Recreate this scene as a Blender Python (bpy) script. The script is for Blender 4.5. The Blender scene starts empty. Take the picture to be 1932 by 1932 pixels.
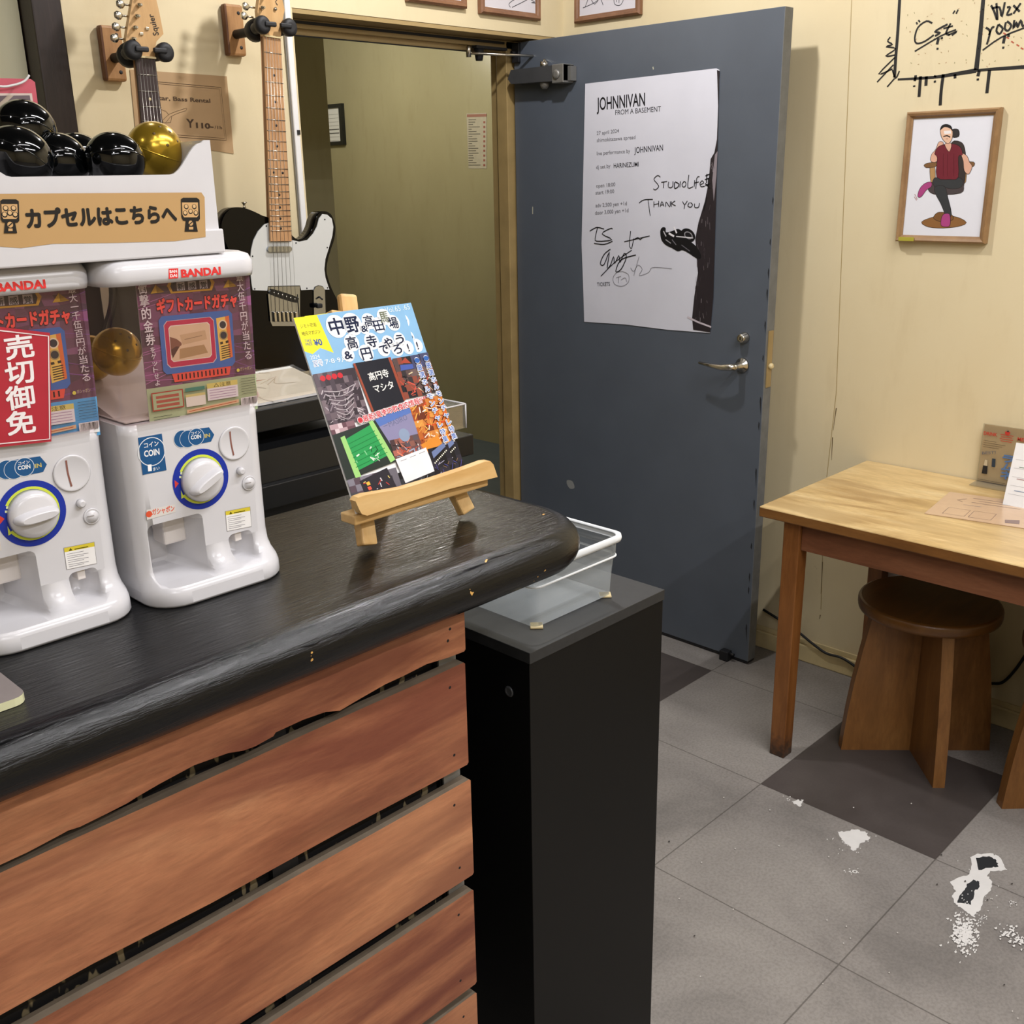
import bpy, bmesh, math, random
from mathutils import Vector, Matrix, noise
from mathutils.geometry import tessellate_polygon
random.seed(7)
sc = bpy.context.scene
COL = sc.collection
PI = math.pi

# ---------------------------------------------------------------- camera
FPX = 1962.55
PIT, ROLL, YA, CAMH = math.radians(17.97985), math.radians(-1.07972), math.radians(45.40774), 1.52
def _basis():
    f = Vector((0, math.cos(PIT), -math.sin(PIT))); r = Vector((1, 0, 0)); u = r.cross(f)
    c, s = math.cos(ROLL), math.sin(ROLL)
    W = Matrix(((math.cos(YA), math.sin(YA), 0), (-math.sin(YA), math.cos(YA), 0), (0, 0, 1)))
    return W @ (c*r + s*u), W @ (-s*r + c*u), W @ f
CR, CU, CF = _basis()
CAM = Vector((0, 0, CAMH))
cd = bpy.data.cameras.new('camera'); cam = bpy.data.objects.new('camera', cd); COL.objects.link(cam)
cd.sensor_width = 36; cd.lens = FPX/1932*36; cd.clip_start = 0.02
m = Matrix.Identity(4)
for i in range(3):
    m[i][0], m[i][1], m[i][2], m[i][3] = CR[i], CU[i], -CF[i], CAM[i]
cam.matrix_world = m
sc.camera = cam

# ---------------------------------------------------------------- world, lights, exposure
w = bpy.data.worlds.new('world'); sc.world = w; w.use_nodes = True
w.node_tree.nodes['Background'].inputs[0].default_value = (0.9, 0.85, 0.78, 1)
w.node_tree.nodes['Background'].inputs[1].default_value = 0.15
vs = sc.view_settings
vs.view_transform = 'Standard'; vs.look = 'None'; vs.gamma = 1; vs.use_curve_mapping = False
vs.exposure = 0.1
def lamp(name, loc, power, size=0.05, col=(1, 0.93, 0.84), kind='POINT', rot=None, sy=None):
    d = bpy.data.lights.new(name, kind); d.energy = power; d.color = col
    if kind == 'POINT': d.shadow_soft_size = size
    else:
        d.shape = 'RECTANGLE'; d.size = size; d.size_y = sy or size
    o = bpy.data.objects.new(name, d); o.location = loc
    if rot: o.rotation_euler = rot
    COL.objects.link(o); return o
WL = (1.0, 0.975, 0.985)
lamp('key_bulb', (1.90, 1.72, 2.58), 48, 0.035, WL)
lamp('tube_and_fill', (0.35, -0.05, 2.60), 7, 1.5, WL, 'AREA', None, 0.05)
lamp('tube_and_fill', (1.35, -0.9, 2.62), 34, 1.5, WL, 'AREA', None, 0.05)  # added fill strip that evens out the light, no known fixture
lamp('tube_and_fill', (-0.6, -1.6, 2.62), 22, 1.5, WL, 'AREA', None, 0.05)  # second added fill strip, behind the camera
lamp('counter_bulb', (-0.75, 0.9, 2.56), 5, 0.04, WL)
lamp('counter_bulb', (0.35, 0.3, 2.56), 4, 0.03, WL)
lamp('tube_and_fill', (1.55, 0.28, 2.60), 27, 1.6, WL, 'AREA', None, 0.04)
lamp('room_bulb', (-0.5, -0.9, 2.56), 14, 0.04, WL)
lamp('back_bulb', (0.9, 1.75, 2.56), 4, 0.04, WL)
lamp('hall_lamp', (3.35, 3.95, 2.30), 15, 0.06, (1, 0.97, 0.90))
lamp('hall_lamp', (3.3, 5.0, 2.30), 18, 0.06, (1, 0.97, 0.90))
# ---------------------------------------------------------------- pixel helpers (used to read positions off the room planes)
def ray(x, y): return CF + CR*((x-966)/FPX) - CU*((y-966)/FPX)
def hit(x, y, O, n):
    d = ray(x, y); return CAM + d*((O-CAM).dot(n)/d.dot(n))
def aty(x, y, Y): return hit(x, y, Vector((0, Y, 0)), Vector((0, 1, 0)))
def atx(x, y, X): return hit(x, y, Vector((X, 0, 0)), Vector((1, 0, 0)))
def atz(x, y, Z): return hit(x, y, Vector((0, 0, Z)), Vector((0, 0, 1)))

# ---------------------------------------------------------------- materials
def lin(v): v /= 255.0; return v/12.92 if v <= 0.04045 else ((v+0.055)/1.055)**2.4
def C(h):
    if not isinstance(h, str): return tuple(h)[:3]
    h = h.lstrip('#'); return tuple(lin(int(h[i:i+2], 16)) for i in (0, 2, 4))
class NT:
    def __init__(s, name):
        s.m = bpy.data.materials.new(name); s.m.use_nodes = True; s.t = s.m.node_tree
        s.b = s.t.nodes['Principled BSDF']; s.out = s.t.nodes['Material Output']
        s.tc = s.t.nodes.new('ShaderNodeTexCoord')
    def n(s, typ, **kw):
        o = s.t.nodes.new(typ)
        for k, v in kw.items():
            if k in o.inputs: o.inputs[k].default_value = v
            else: setattr(o, k, v)
        return o
    def l(s, a, b): s.t.links.new(a, b)
    def mapn(s, scale=(1, 1, 1), rot=(0, 0, 0), loc=(0, 0, 0)):
        mp = s.n('ShaderNodeMapping'); mp.inputs['Scale'].default_value = scale
        mp.inputs['Rotation'].default_value = rot; mp.inputs['Location'].default_value = loc
        s.l(s.tc.outputs['Object'], mp.inputs[0]); return mp.outputs[0]
    def noise(s, vec, scale=5, detail=4, rough=0.55, dist=0.0):
        o = s.n('ShaderNodeTexNoise'); o.inputs['Scale'].default_value = scale; o.inputs['Detail'].default_value = detail
        o.inputs['Roughness'].default_value = rough; o.inputs['Distortion'].default_value = dist
        s.l(vec, o.inputs['Vector']); return o.outputs[0]
    def ramp(s, fac, stops, interp='LINEAR'):
        r = s.n('ShaderNodeValToRGB'); cr = r.color_ramp; cr.interpolation = interp
        while len(cr.elements) < len(stops): cr.elements.new(0.5)
        for e, (p, c) in zip(cr.elements, stops):
            e.position = p; e.color = (*C(c), 1) if not isinstance(c, (int, float)) else (c, c, c, 1)
        s.l(fac, r.inputs[0]); return r.outputs[0]
    def mix(s, f, a, b, mode='MIX'):
        x = s.n('ShaderNodeMix', data_type='RGBA', blend_type=mode)
        for sock, v in ((x.inputs[0], f), (x.inputs[6], a), (x.inputs[7], b)):
            if hasattr(v, 'links'): s.l(v, sock)
            elif isinstance(v, (int, float)): sock.default_value = v
            else: sock.default_value = (*C(v), 1)
        return x.outputs[2]
    def math(s, op, a, b=0.0):
        x = s.n('ShaderNodeMath', operation=op)
        for i, v in enumerate((a, b)):
            if hasattr(v, 'links'): s.l(v, x.inputs[i])
            else: x.inputs[i].default_value = v
        return x.outputs[0]
    def bump(s, h, strength=0.2, dist=0.002):
        b = s.n('ShaderNodeBump'); b.inputs['Strength'].default_value = strength; b.inputs['Distance'].default_value = dist
        s.l(h, b.inputs['Height']); s.l(b.outputs[0], s.b.inputs['Normal'])
    def base(s, c, rough=0.5, metal=0.0, spec=0.5, coat=0.0):
        if hasattr(c, 'links'): s.l(c, s.b.inputs['Base Color'])
        else: s.b.inputs['Base Color'].default_value = (*C(c), 1)
        if hasattr(rough, 'links'): s.l(rough, s.b.inputs['Roughness'])
        else: s.b.inputs['Roughness'].default_value = rough
        s.b.inputs['Metallic'].default_value = metal; s.b.inputs['Specular IOR Level'].default_value = spec
        s.b.inputs['Coat Weight'].default_value = coat; s.b.inputs['Coat Roughness'].default_value = 0.08
        return s
def simple(name, c, rough=0.5, metal=0.0, spec=0.5, var=0.06, scale=30, bump=0.0, coat=0.0):
    t = NT(name); c = C(c)
    n = t.noise(t.mapn(), scale, 3)
    a = tuple(max(0, x*(1-var)) for x in c); b = tuple(min(1, x*(1+var)) for x in c)
    t.base(t.ramp(n, [(0.3, a), (0.7, b)]), rough, metal, spec, coat)
    if bump: t.bump(n, bump, 0.001)
    return t.m
def wood(name, cols, stretch=(1, 9, 9), scale=6, rough=0.45, grain=0.25, coat=0.0, streak=0.5, seed=0.0, band=None):
    t = NT(name); v = t.mapn(stretch, loc=(seed, seed*1.7, seed*0.6))
    n1 = t.noise(v, scale, 8, 0.6, 0.6)
    n2 = t.noise(t.mapn(tuple(3.0*x for x in stretch), loc=(3, 1, seed)), scale*2.5, 6, 0.7)
    n3 = t.noise(t.mapn(loc=(seed, 5, 2)), scale*0.6, 3)
    k = len(cols)
    c1 = t.ramp(n1, [(0.25+0.5*i/(k-1), cols[i]) for i in range(k)])
    c2 = t.mix(t.math('MULTIPLY', t.ramp(n2, [(0.35, 1.0), (0.6, 0.0)]), streak*0.6), c1, tuple(0.55*x for x in C(cols[0])))
    if band:
        n4 = t.noise(t.mapn(tuple(0.5*x for x in stretch), loc=(seed*2, 1, seed)), scale*1.1, 5, 0.55, 0.8)
        c2 = t.mix(t.math('MULTIPLY', t.ramp(n4, [(0.46, 0.0), (0.62, 1.0)]), 0.75), c2, band)
    c3 = t.mix(t.math('MULTIPLY', t.ramp(n3, [(0.4, 0.0), (0.65, 1.0)]), 0.35), c2, cols[-1])
    t.base(c3, rough, 0, 0.4, coat); t.bump(n2, grain, 0.001)
    return t.m
def grime(mt, z0, z1, col):
    """scuffed dirt on the lowest centimetres"""
    t = mt.node_tree; b = t.nodes['Principled BSDF']; src = b.inputs['Base Color'].links[0].from_socket
    tc = t.nodes.new('ShaderNodeTexCoord'); sp = t.nodes.new('ShaderNodeSeparateXYZ'); t.links.new(tc.outputs['Object'], sp.inputs[0])
    nz = t.nodes.new('ShaderNodeTexNoise'); nz.inputs['Scale'].default_value = 60; t.links.new(tc.outputs['Object'], nz.inputs[0])
    ad = t.nodes.new('ShaderNodeMath'); ad.operation = 'MULTIPLY_ADD'; t.links.new(nz.outputs[0], ad.inputs[0]); ad.inputs[1].default_value = 0.09; t.links.new(sp.outputs[2], ad.inputs[2])
    mr = t.nodes.new('ShaderNodeMapRange'); t.links.new(ad.outputs[0], mr.inputs[0]); mr.inputs[1].default_value = z0; mr.inputs[2].default_value = z1; mr.inputs[3].default_value = 0.9; mr.inputs[4].default_value = 0.0
    mx = t.nodes.new('ShaderNodeMix'); mx.data_type = 'RGBA'; t.links.new(mr.outputs[0], mx.inputs[0]); t.links.new(src, mx.inputs[6]); mx.inputs[7].default_value = (*C(col), 1)
    t.links.new(mx.outputs[2], b.inputs['Base Color'])
def glassy(name, tint, refl=0.06, opac=0.0, diff='#ffffff', rough=0.05):
    """thin clear plastic: tinted see-through, a little milky body, sharp reflections"""
    t = NT(name); t.t.nodes.remove(t.b)
    tr = t.n('ShaderNodeBsdfTransparent'); tr.inputs[0].default_value = (*C(tint), 1)
    gl = t.n('ShaderNodeBsdfGlossy'); gl.inputs['Roughness'].default_value = rough
    df = t.n('ShaderNodeBsdfDiffuse'); df.inputs[0].default_value = (*C(diff), 1)
    fr = t.n('ShaderNodeLayerWeight'); fr.inputs[0].default_value = 0.35
    m1 = t.n('ShaderNodeMixShader')
    f1 = t.math('ADD', t.math('MULTIPLY', fr.outputs['Facing'], opac*1.2), opac*0.7)
    t.l(f1, m1.inputs[0]); t.l(tr.outputs[0], m1.inputs[1]); t.l(df.outputs[0], m1.inputs[2])
    m2 = t.n('ShaderNodeMixShader')
    f = t.math('ADD', t.math('MULTIPLY', fr.outputs['Fresnel'], 0.28), refl)
    t.l(f, m2.inputs[0]); t.l(m1.outputs[0], m2.inputs[1]); t.l(gl.outputs[0], m2.inputs[2])
    t.l(m2.outputs[0], t.out.inputs[0]); return t.m
M = {}
# walls: cream gloss paint, patchy
def wallmat(name, c1, c2, c3, rough=0.42):
    t = NT(name); n = t.noise(t.mapn((1, 1, 0.6)), 1.7, 5, 0.6); n2 = t.noise(t.mapn((4, 4, 1)), 4, 6, 0.65)
    a = t.ramp(n, [(0.3, c1), (0.7, c2)])
    b = t.mix(t.ramp(n2, [(0.55, 0.0), (0.75, 0.35)]), a, c3)
    sp = t.noise(t.mapn((1, 1, 0.7)), 16, 5, 0.75)
    b = t.mix(t.ramp(sp, [(0.735, 0.0), (0.76, 0.55)]), b, '#77623a')
    t.base(b, rough, 0, 0.35); t.bump(t.noise(t.mapn(), 60, 4), 0.12, 0.002); return t.m
M['wall'] = wallmat('cream_wall_paint', '#d6c6a0', '#dccfac', '#cab993')
M['soffit'] = wallmat('soffit_shade_tone', '#a08a5e', '#ab9468', '#8d7850')  # wall paint made darker: shade under the lintel is put into the colour
M['hall'] = wallmat('olive_hall_paint', '#a19978', '#aba382', '#958b6a', 0.28)
M['greenwall'] = wallmat('pale_green_paint', '#cfcbab', '#d6d3b6', '#c2bd98')
M['ceil'] = simple('dark_ceiling', '#38352f', 0.8)
M['base'] = simple('cream_baseboard', '#d2c092', 0.35, var=0.12, scale=14)
# floor tiles 0.46 m
def floormat():
    t = NT('vinyl_tile_floor'); S = 0.46
    sep = t.n('ShaderNodeSeparateXYZ'); t.l(t.tc.outputs['Object'], sep.inputs[0])
    fx = t.math('DIVIDE', t.math('SUBTRACT', sep.outputs[0], 2.12), S); fy = t.math('DIVIDE', t.math('SUBTRACT', sep.outputs[1], 0.74), S)
    def line(f):
        fr = t.math('FRACT', f); d = t.math('MINIMUM', fr, t.math('SUBTRACT', 1.0, fr)); return t.math('LESS_THAN', d, 0.0035)
    ln = t.math('MAXIMUM', line(fx), line(fy))
    ix = t.math('FLOOR', fx); iy = t.math('FLOOR', fy)
    def cell(i, j):
        return t.math('MULTIPLY', t.math('COMPARE', ix, i), t.math('COMPARE', iy, j))
    for nd in t.t.nodes:
        pass
    dk = None
    for i, j in ((0, 0), (0, 2), (-3, -2), (-2, 4), (-1, -4), (2, 5), (4, 7)):
        a = t.n('ShaderNodeMath', operation='COMPARE'); t.l(ix, a.inputs[0]); a.inputs[1].default_value = i; a.inputs[2].default_value = 0.1
        b = t.n('ShaderNodeMath', operation='COMPARE'); t.l(iy, b.inputs[0]); b.inputs[1].default_value = j; b.inputs[2].default_value = 0.1
        c = t.math('MULTIPLY', a.outputs[0], b.outputs[0]); dk = c if dk is None else t.math('MAXIMUM', dk, c)
    n = t.noise(t.mapn((1.2, 0.8, 1)), 3.2, 9, 0.62, 0.4); n2 = t.noise(t.mapn(), 150, 2, 0.6)
    light = t.ramp(n, [(0.3, '#75716d'), (0.5, '#8b8681'), (0.7, '#98938d')])
    dark = t.ramp(n, [(0.3, '#3f3937'), (0.7, '#534c49')])
    c = t.mix(dk, light, dark)
    c = t.mix(t.ramp(n2, [(0.35, 0.22), (0.6, 0.0)]), c, '#403b36')
    c = t.mix(t.math('MULTIPLY', ln, 0.6), c, '#3a342f')
    # hall floor beyond the door is a blue-grey sheet
    hl = t.math('GREATER_THAN', sep.outputs[1], 2.66)
    c = t.mix(hl, c, '#56606a')
    t.base(c, t.ramp(n, [(0.3, 0.42), (0.7, 0.55)]), 0, 0.4); t.bump(n2, 0.1, 0.001); return t.m
M['floor'] = floormat()
M['door'] = simple('grey_door_paint', '#545b65', 0.38, var=0.05, scale=6)
M['door_edge'] = simple('grey_door_edge', '#6a6c6c', 0.5, var=0.15, scale=25)
M['jamb'] = simple('tan_jamb_paint', '#9c8558', 0.35, var=0.12, scale=12)
M['steel'] = simple('satin_steel', '#c9c4b8', 0.25, 1.0, var=0.05)
M['chrome'] = simple('chrome', '#a4a8ae', 0.16, 1.0, var=0.02)
M['alu'] = simple('grey_aluminium', '#8f8e8a', 0.4, 0.6, var=0.08)
M['darkgrey'] = simple('dark_grey_metal', '#4a4b4d', 0.45, 0.3)
M['black'] = simple('black_plastic', '#101113', 0.35)
M['rubber'] = simple('black_rubber', '#15161a', 0.6)
M['blackgloss'] = simple('black_gloss', '#030304', 0.10, spec=0.22)
M['whitep'] = simple('white_plastic', '#d3d2d5', 0.22, var=0.015, spec=0.5)
M['whitein'] = simple('white_plastic_inside', '#e2dcd8', 0.4, var=0.02)
M['whitematte'] = simple('white_card', '#e6e6e6', 0.6, var=0.02)
M['paper'] = simple('poster_paper', '#d3d4de', 0.5, var=0.04, scale=5)
M['kraft'] = simple('kraft_paper', '#b3946c', 0.7, var=0.07, scale=8)
M['menukraft'] = simple('menu_kraft', '#dcc096', 0.5, var=.03)
M['pink'] = simple('pink_card', '#c9596a', 0.35)
M['postbrown'] = wood('dark_brown_post', ['#1c1412', '#2a1e1a', '#34282400'[:7]], (9, 9, 1), 5, 0.35)
M['pedestal'] = simple('matte_black_laminate', '#060606', 0.5, spec=0.3, var=0.1, scale=80)
M['pedtop'] = simple('grey_black_laminate', '#2c2d2e', 0.45, var=0.12, scale=90)
def blackpaint():
    t = NT('brushed_black_lacquer')
    n = t.noise(t.mapn((3, 26, 26), rot=(0, 0, 0.05)), 9, 6, 0.65, 0.5); n2 = t.noise(t.mapn((1.5, 5, 5)), 6, 5, 0.6)
    chip = t.noise(t.mapn((1, 1, 1), loc=(2.2, 0.4, 0)), 34, 3, 0.6)
    # worn spots show the pale wood, mostly near the rounded tip of the nose
    sep = t.n('ShaderNodeSeparateXYZ'); t.l(t.tc.outputs['Object'], sep.inputs[0])
    mr = t.n('ShaderNodeMapRange'); t.l(sep.outputs[0], mr.inputs[0])
    mr.inputs[1].default_value = 0.0; mr.inputs[2].default_value = 1.05; mr.inputs[3].default_value = 0.225; mr.inputs[4].default_value = 0.325
    k = t.math('LESS_THAN', chip, mr.outputs[0])
    ny = t.math('LESS_THAN', sep.outputs[1], -0.188)
    ex = t.math('GREATER_THAN', sep.outputs[0], 1.0)
    k = t.math('MULTIPLY', k, t.math('MAXIMUM', ny, ex))
    c = t.mix(k, t.ramp(n2, [(0.3, '#08090a'), (0.7, '#101113')]), '#c79a55')
    t.base(c, t.ramp(n, [(0.3, 0.10), (0.7, 0.22)]), 0, 0.4, 0.0); t.bump(t.math('ADD', n, t.math('MULTIPLY', n2, 0.8)), 0.45, 0.0020); return t.m
M['counter'] = blackpaint()
M['backing'] = None
def backing():
    t = NT('dark_board_with_pale_specks'); n = t.noise(t.mapn((1, 1, 0.35)), 75, 2, 0.5)
    t.base(t.ramp(n, [(0.60, '#0a0605'), (0.64, '#7d6f52')]), 0.7); return t.m
M['backing'] = backing()
PL = ['#74442f', '#9c6144', '#b87a56', '#cf966c']
M['planks'] = [wood('stained_plank_%d' % i, PL, (1, 4.5, 7), 2.6, 0.36, 0.3, 0.15, 0.6, i*3.7, '#6a3427') for i in range(5)]
M['plankedge'] = simple('grey_plank_edge', '#6b5f50', 0.6, var=0.15)
M['pine'] = wood('light_pine', ['#c8964f', '#dbb173', '#e6c48a'], (1, 6, 6), 5, 0.45, 0.1, 0, 0.15)
M['pinev'] = wood('light_pine_upright', ['#c8964f', '#dbb173', '#e6c48a'], (6, 6, 1), 5, 0.45, 0.1, 0, 0.15)
M['tabletop'] = wood('worn_table_top', ['#ac8c58', '#d4b47a', '#e6cf9e'], (5, 1, 5), 4, 0.36, 0.15, 0.1, 0.5, 0, '#94703c')
M['tableedge'] = wood('table_edge', ['#5d3a18', '#7a5026', '#8d6233'], (5, 1, 5), 4, 0.45, 0.2, 0, 0.4)
M['tableleg'] = wood('brown_table_leg', ['#643a18', '#7f4f26', '#925f31'], (8, 8, 1), 5, 0.42, 0.2, 0.1, 0.4)
grime(M['tableleg'], 0.055, 0.11, '#2a211b')
M['apron'] = wood('red_brown_apron', ['#5e3a24', '#7a4c32', '#8a5c40'], (6, 1, 6), 5, 0.45, 0.2, 0, 0.4)
M['seat'] = wood('dark_stool_seat', ['#4a2e10', '#5e3c18', '#70491f'], (1, 6, 6), 4, 0.38, 0.1, 0.2, 0.3)
M['stool'] = wood('brown_stool_board', ['#5c3a1a', '#7a5028', '#936838'], (5, 5, 1), 4, 0.42, 0.2, 0.1, 0.45)
M['maple'] = wood('maple_neck', ['#a87b54', '#b98c62', '#c69a70'], (9, 9, 1), 6, 0.35, 0.05, 0.2, 0.15)
M['headwood'] = wood('headstock_maple', ['#b58d5c', '#c59e6c', '#d0ab7b'], (7, 7, 1), 5, 0.35, 0.05, 0.3, 0.15)
M['rosewood'] = wood('rosewood_board', ['#2a1f1e', '#3a2c2b', '#463736'], (9, 9, 1), 6, 0.45, 0.05, 0, 0.2)
M['hangwood'] = wood('hanger_block', ['#8a5f38', '#a67a4c', '#b88c5c'], (5, 5, 1), 6, 0.5, 0.1, 0, 0.2)
M['hangside'] = simple('hanger_block_side', '#6b4427', 0.5)
M['framewood'] = wood('tan_frame', ['#846240', '#94734e', '#a28058'], (4, 4, 4), 6, 0.4, 0.1, 0, 0.2)
M['frame2'] = wood('brown_frame', ['#6c4a34', '#805a40', '#8f684a'], (4, 4, 4), 6, 0.4, 0.1, 0, 0.2)
M['gold'] = simple('gold_capsule', '#b8962f', 0.22, 0.75, var=0.05)
M['capsule'] = simple('black_capsule', '#050607', 0.07, spec=0.6)
M['hopper'] = glassy('smoky_clear_plastic', '#f3e9e8', 0.03, 0.04, '#a08a90')
M['bin'] = glassy('milky_clear_plastic', '#f4f7f8', 0.03, 0.20, '#dfe6ea', 0.12)
M['acrylic'] = glassy('clear_acrylic', '#f2f2ee', 0.04, 0.04)
M['binrim'] = glassy('milky_rim_plastic', '#ffffff', 0.06, 0.75, '#eef2f4', 0.12)
M['acrylicedge'] = simple('acrylic_edge', '#d8d8b0', 0.3)
M['string'] = simple('steel_string', '#b0aca4', 0.3, 0.9)
M['guitarwhite'] = simple('white_pickguard', '#d2d4d2', 0.22, var=0.01)
M['cable'] = simple('black_cable', '#0c0c0e', 0.5)
M['corridordoor'] = simple('dark_frame', '#1c1d1b', 0.4)
def printmat(name, rough=0.4, coat=0.0):
    t = NT(name); a = t.n('ShaderNodeVertexColor'); a.layer_name = 'Col'
    n = t.noise(t.mapn(), 40, 3)
    t.base(t.mix(1.0, a.outputs[0], t.ramp(n, [(0.3, 0.94), (0.7, 1.0)]), 'MULTIPLY'), rough, 0, 0.4, coat); return t.m
M['print'] = printmat('printed_ink'); M['printgloss'] = printmat('printed_gloss', 0.22); M['ink'] = printmat('marker_ink', 0.6)

# ---------------------------------------------------------------- mesh helpers (vertices are given in world metres)
def BM(): return bmesh.new()
def rect(u0, v0, u1, v1): return [(u0, v0), (u1, v0), (u1, v1), (u0, v1)]
def face(bm, vs_, mi=0, smooth=False):
    try:
        f = bm.faces.new(vs_); f.material_index = mi; f.smooth = smooth; return f
    except ValueError: return None
def box(bm, x0, y0, z0, x1, y1, z1, mi=0, bev=0.0):
    vs_ = [bm.verts.new(p) for p in ((x0, y0, z0), (x1, y0, z0), (x1, y1, z0), (x0, y1, z0), (x0, y0, z1), (x1, y0, z1), (x1, y1, z1), (x0, y1, z1))]
    fs = [face(bm, [vs_[i] for i in q], mi) for q in ((3, 2, 1, 0), (4, 5, 6, 7), (0, 1, 5, 4), (1, 2, 6, 5), (2, 3, 7, 6), (3, 0, 4, 7))]
    if bev:
        es = set(e for f in fs for e in f.edges)
        r = bmesh.ops.bevel(bm, geom=list(es), offset=bev, segments=2, profile=0.5, affect='EDGES')
    return vs_
def obox(bm, c, ax, ay, az, sx, sy, sz, mi=0, bev=0.0):
    """oriented box: centre c, unit axes, full sizes"""
    n0 = len(bm.verts); box(bm, -sx/2, -sy/2, -sz/2, sx/2, sy/2, sz/2, mi, bev)
    bm.verts.ensure_lookup_table(); c = Vector(c)
    for v in bm.verts[n0:]: v.co = c + Vector(ax)*v.co.x + Vector(ay)*v.co.y + Vector(az)*v.co.z
def rings(bm, rs, mi=0, cap=True, smooth=True, closed=True):
    R = [[bm.verts.new(p) for p in r] for r in rs]; n = len(rs[0])
    for a, b in zip(R, R[1:]):
        for i in range(n if closed else n-1):
            face(bm, [a[i], a[(i+1) % n], b[(i+1) % n], b[i]], mi, smooth)
    if cap:
        face(bm, R[0][::-1], mi); face(bm, R[-1], mi)
    return R
def frame_of(d):
    d = Vector(d).normalized(); a = Vector((0, 0, 1)) if abs(d.z) < 0.9 else Vector((1, 0, 0))
    u = d.cross(a).normalized(); return u, d.cross(u).normalized(), d
def tube(bm, pts, r, mi=0, seg=10, cap=True, taper=None):
    pts = [Vector(p) for p in pts]; rs = []
    u = None
    for i, p in enumerate(pts):
        d = (pts[min(i+1, len(pts)-1)]-pts[max(i-1, 0)]).normalized()
        if u is None: u, v, _ = frame_of(d)
        else:
            u = (u - d*u.dot(d)).normalized(); v = d.cross(u)
        rr = r if taper is None else taper[i]
        rs.append([p + (u*math.cos(2*PI*k/seg) + v*math.sin(2*PI*k/seg))*rr for k in range(seg)])
    rings(bm, rs, mi, cap)
def lathe(bm, c, axis, prof, mi=0, seg=24, cap=True, smooth=True):
    """prof: (radius, height along axis)"""
    u, v, d = frame_of(axis); c = Vector(c)
    rings(bm, [[c + d*h + (u*math.cos(2*PI*k/seg) + v*math.sin(2*PI*k/seg))*max(r, 1e-5) for k in range(seg)] for r, h in prof], mi, cap, smooth)
def poly_tris(pts2): return tessellate_polygon([[Vector((p[0], p[1], 0)) for p in pts2]])
def prism(bm, pts, dvec, mi=0, mi_side=None, smooth_side=False, bev=0.0):
    """extrude planar 3-D outline pts along dvec"""
    pts = [Vector(p) for p in pts]; dvec = Vector(dvec); n = len(pts)
    a = [bm.verts.new(p) for p in pts]; b = [bm.verts.new(p+dvec) for p in pts]
    nn = Vector((0, 0, 0))
    for i in range(n): nn += pts[i].cross(pts[(i+1) % n])
    u, v, _ = frame_of(nn)
    tr = poly_tris([(p.dot(u), p.dot(v)) for p in pts])
    for t in tr:
        face(bm, [a[i] for i in t], mi); face(bm, [b[i] for i in t[::-1]], mi)
    for i in range(n): face(bm, [a[i], a[(i+1) % n], b[(i+1) % n], b[i]], mi if mi_side is None else mi_side, smooth_side)
    return a, b
def smooth_poly(pts, n=4, closed=True):
    """Catmull-Rom through the points"""
    out = []; N = len(pts)
    rng = range(N) if closed else range(N-1)
    for i in rng:
        g = lambda k: Vector(pts[k % N]) if closed else Vector(pts[max(0, min(N-1, k))])
        p0, p1, p2, p3 = g(i-1), g(i), g(i+1), g(i+2)
        for k in range(n):
            t = k/n
            out.append(0.5*((2*p1) + (p2-p0)*t + (2*p0-5*p1+4*p2-p3)*t*t + (3*p1-p0-3*p2+p3)*t**3))
    if not closed: out.append(Vector(pts[-1]))
    return out
def rrect(x0, y0, x1, y1, r, n=5):
    r = min(r, (x1-x0)/2-1e-4, (y1-y0)/2-1e-4); out = []
    for cx, cy, a0 in ((x1-r, y0+r, -90), (x1-r, y1-r, 0), (x0+r, y1-r, 90), (x0+r, y0+r, 180)):
        for k in range(n+1):
            a = math.radians(a0+90*k/n); out.append((cx+r*math.cos(a), cy+r*math.sin(a)))
    return out
ORG = {}
# the counter, its machines, easel, pedestal and bin are scaled about the camera
CAM_SCALE, LIFT = 1.0, 0.0
def metres(v): return Vector((v.x*CAM_SCALE, v.y*CAM_SCALE, v.z*CAM_SCALE+LIFT))  # scales points about the camera position, no unit conversion
def obj(name, bm, mats, parent=None, origin=None, recalc=True, smooth_angle=None):
    if not isinstance(mats, (list, tuple)): mats = [mats]
    if recalc: bmesh.ops.recalc_face_normals(bm, faces=bm.faces[:])
    me = bpy.data.meshes.new(name); 
    if origin is None:
        if parent is not None: origin = ORG[parent.name]
        elif bm.verts:
            xs = [v.co.x for v in bm.verts]; ys = [v.co.y for v in bm.verts]; zs = [v.co.z for v in bm.verts]
            origin = Vector(((min(xs)+max(xs))/2, (min(ys)+max(ys))/2, min(zs)))
        else: origin = Vector()
    origin = Vector(origin)
    if name in ('floor',): origin = Vector()
    for v in bm.verts: v.co = (v.co-origin)*CAM_SCALE
    bm.to_mesh(me); bm.free()
    for mt in mats: me.materials.append(M[mt] if isinstance(mt, str) else mt)
    o = bpy.data.objects.new(name, me); COL.objects.link(o)
    if parent is not None:
        o.parent = parent; o.location = (origin - ORG[parent.name])*CAM_SCALE
    else: o.location = metres(origin)
    ORG[o.name] = origin
    return o
def tag(o, label, cat, group=None):
    o['label'] = label; o['category'] = cat
    if group: o['group'] = group
    return o
def thing(name, label, cat, loc, group=None):
    o = bpy.data.objects.new(name, None); COL.objects.link(o); o.location = metres(Vector(loc)); o.empty_display_size = 0.05
    ORG[o.name] = Vector(loc); return tag(o, label, cat, group)
def struct(name, bm, mats, parent=None, **kw):
    o = obj(name, bm, mats, parent, **kw)
    if parent is None: o['kind'] = 'structure'
    return o
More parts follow.
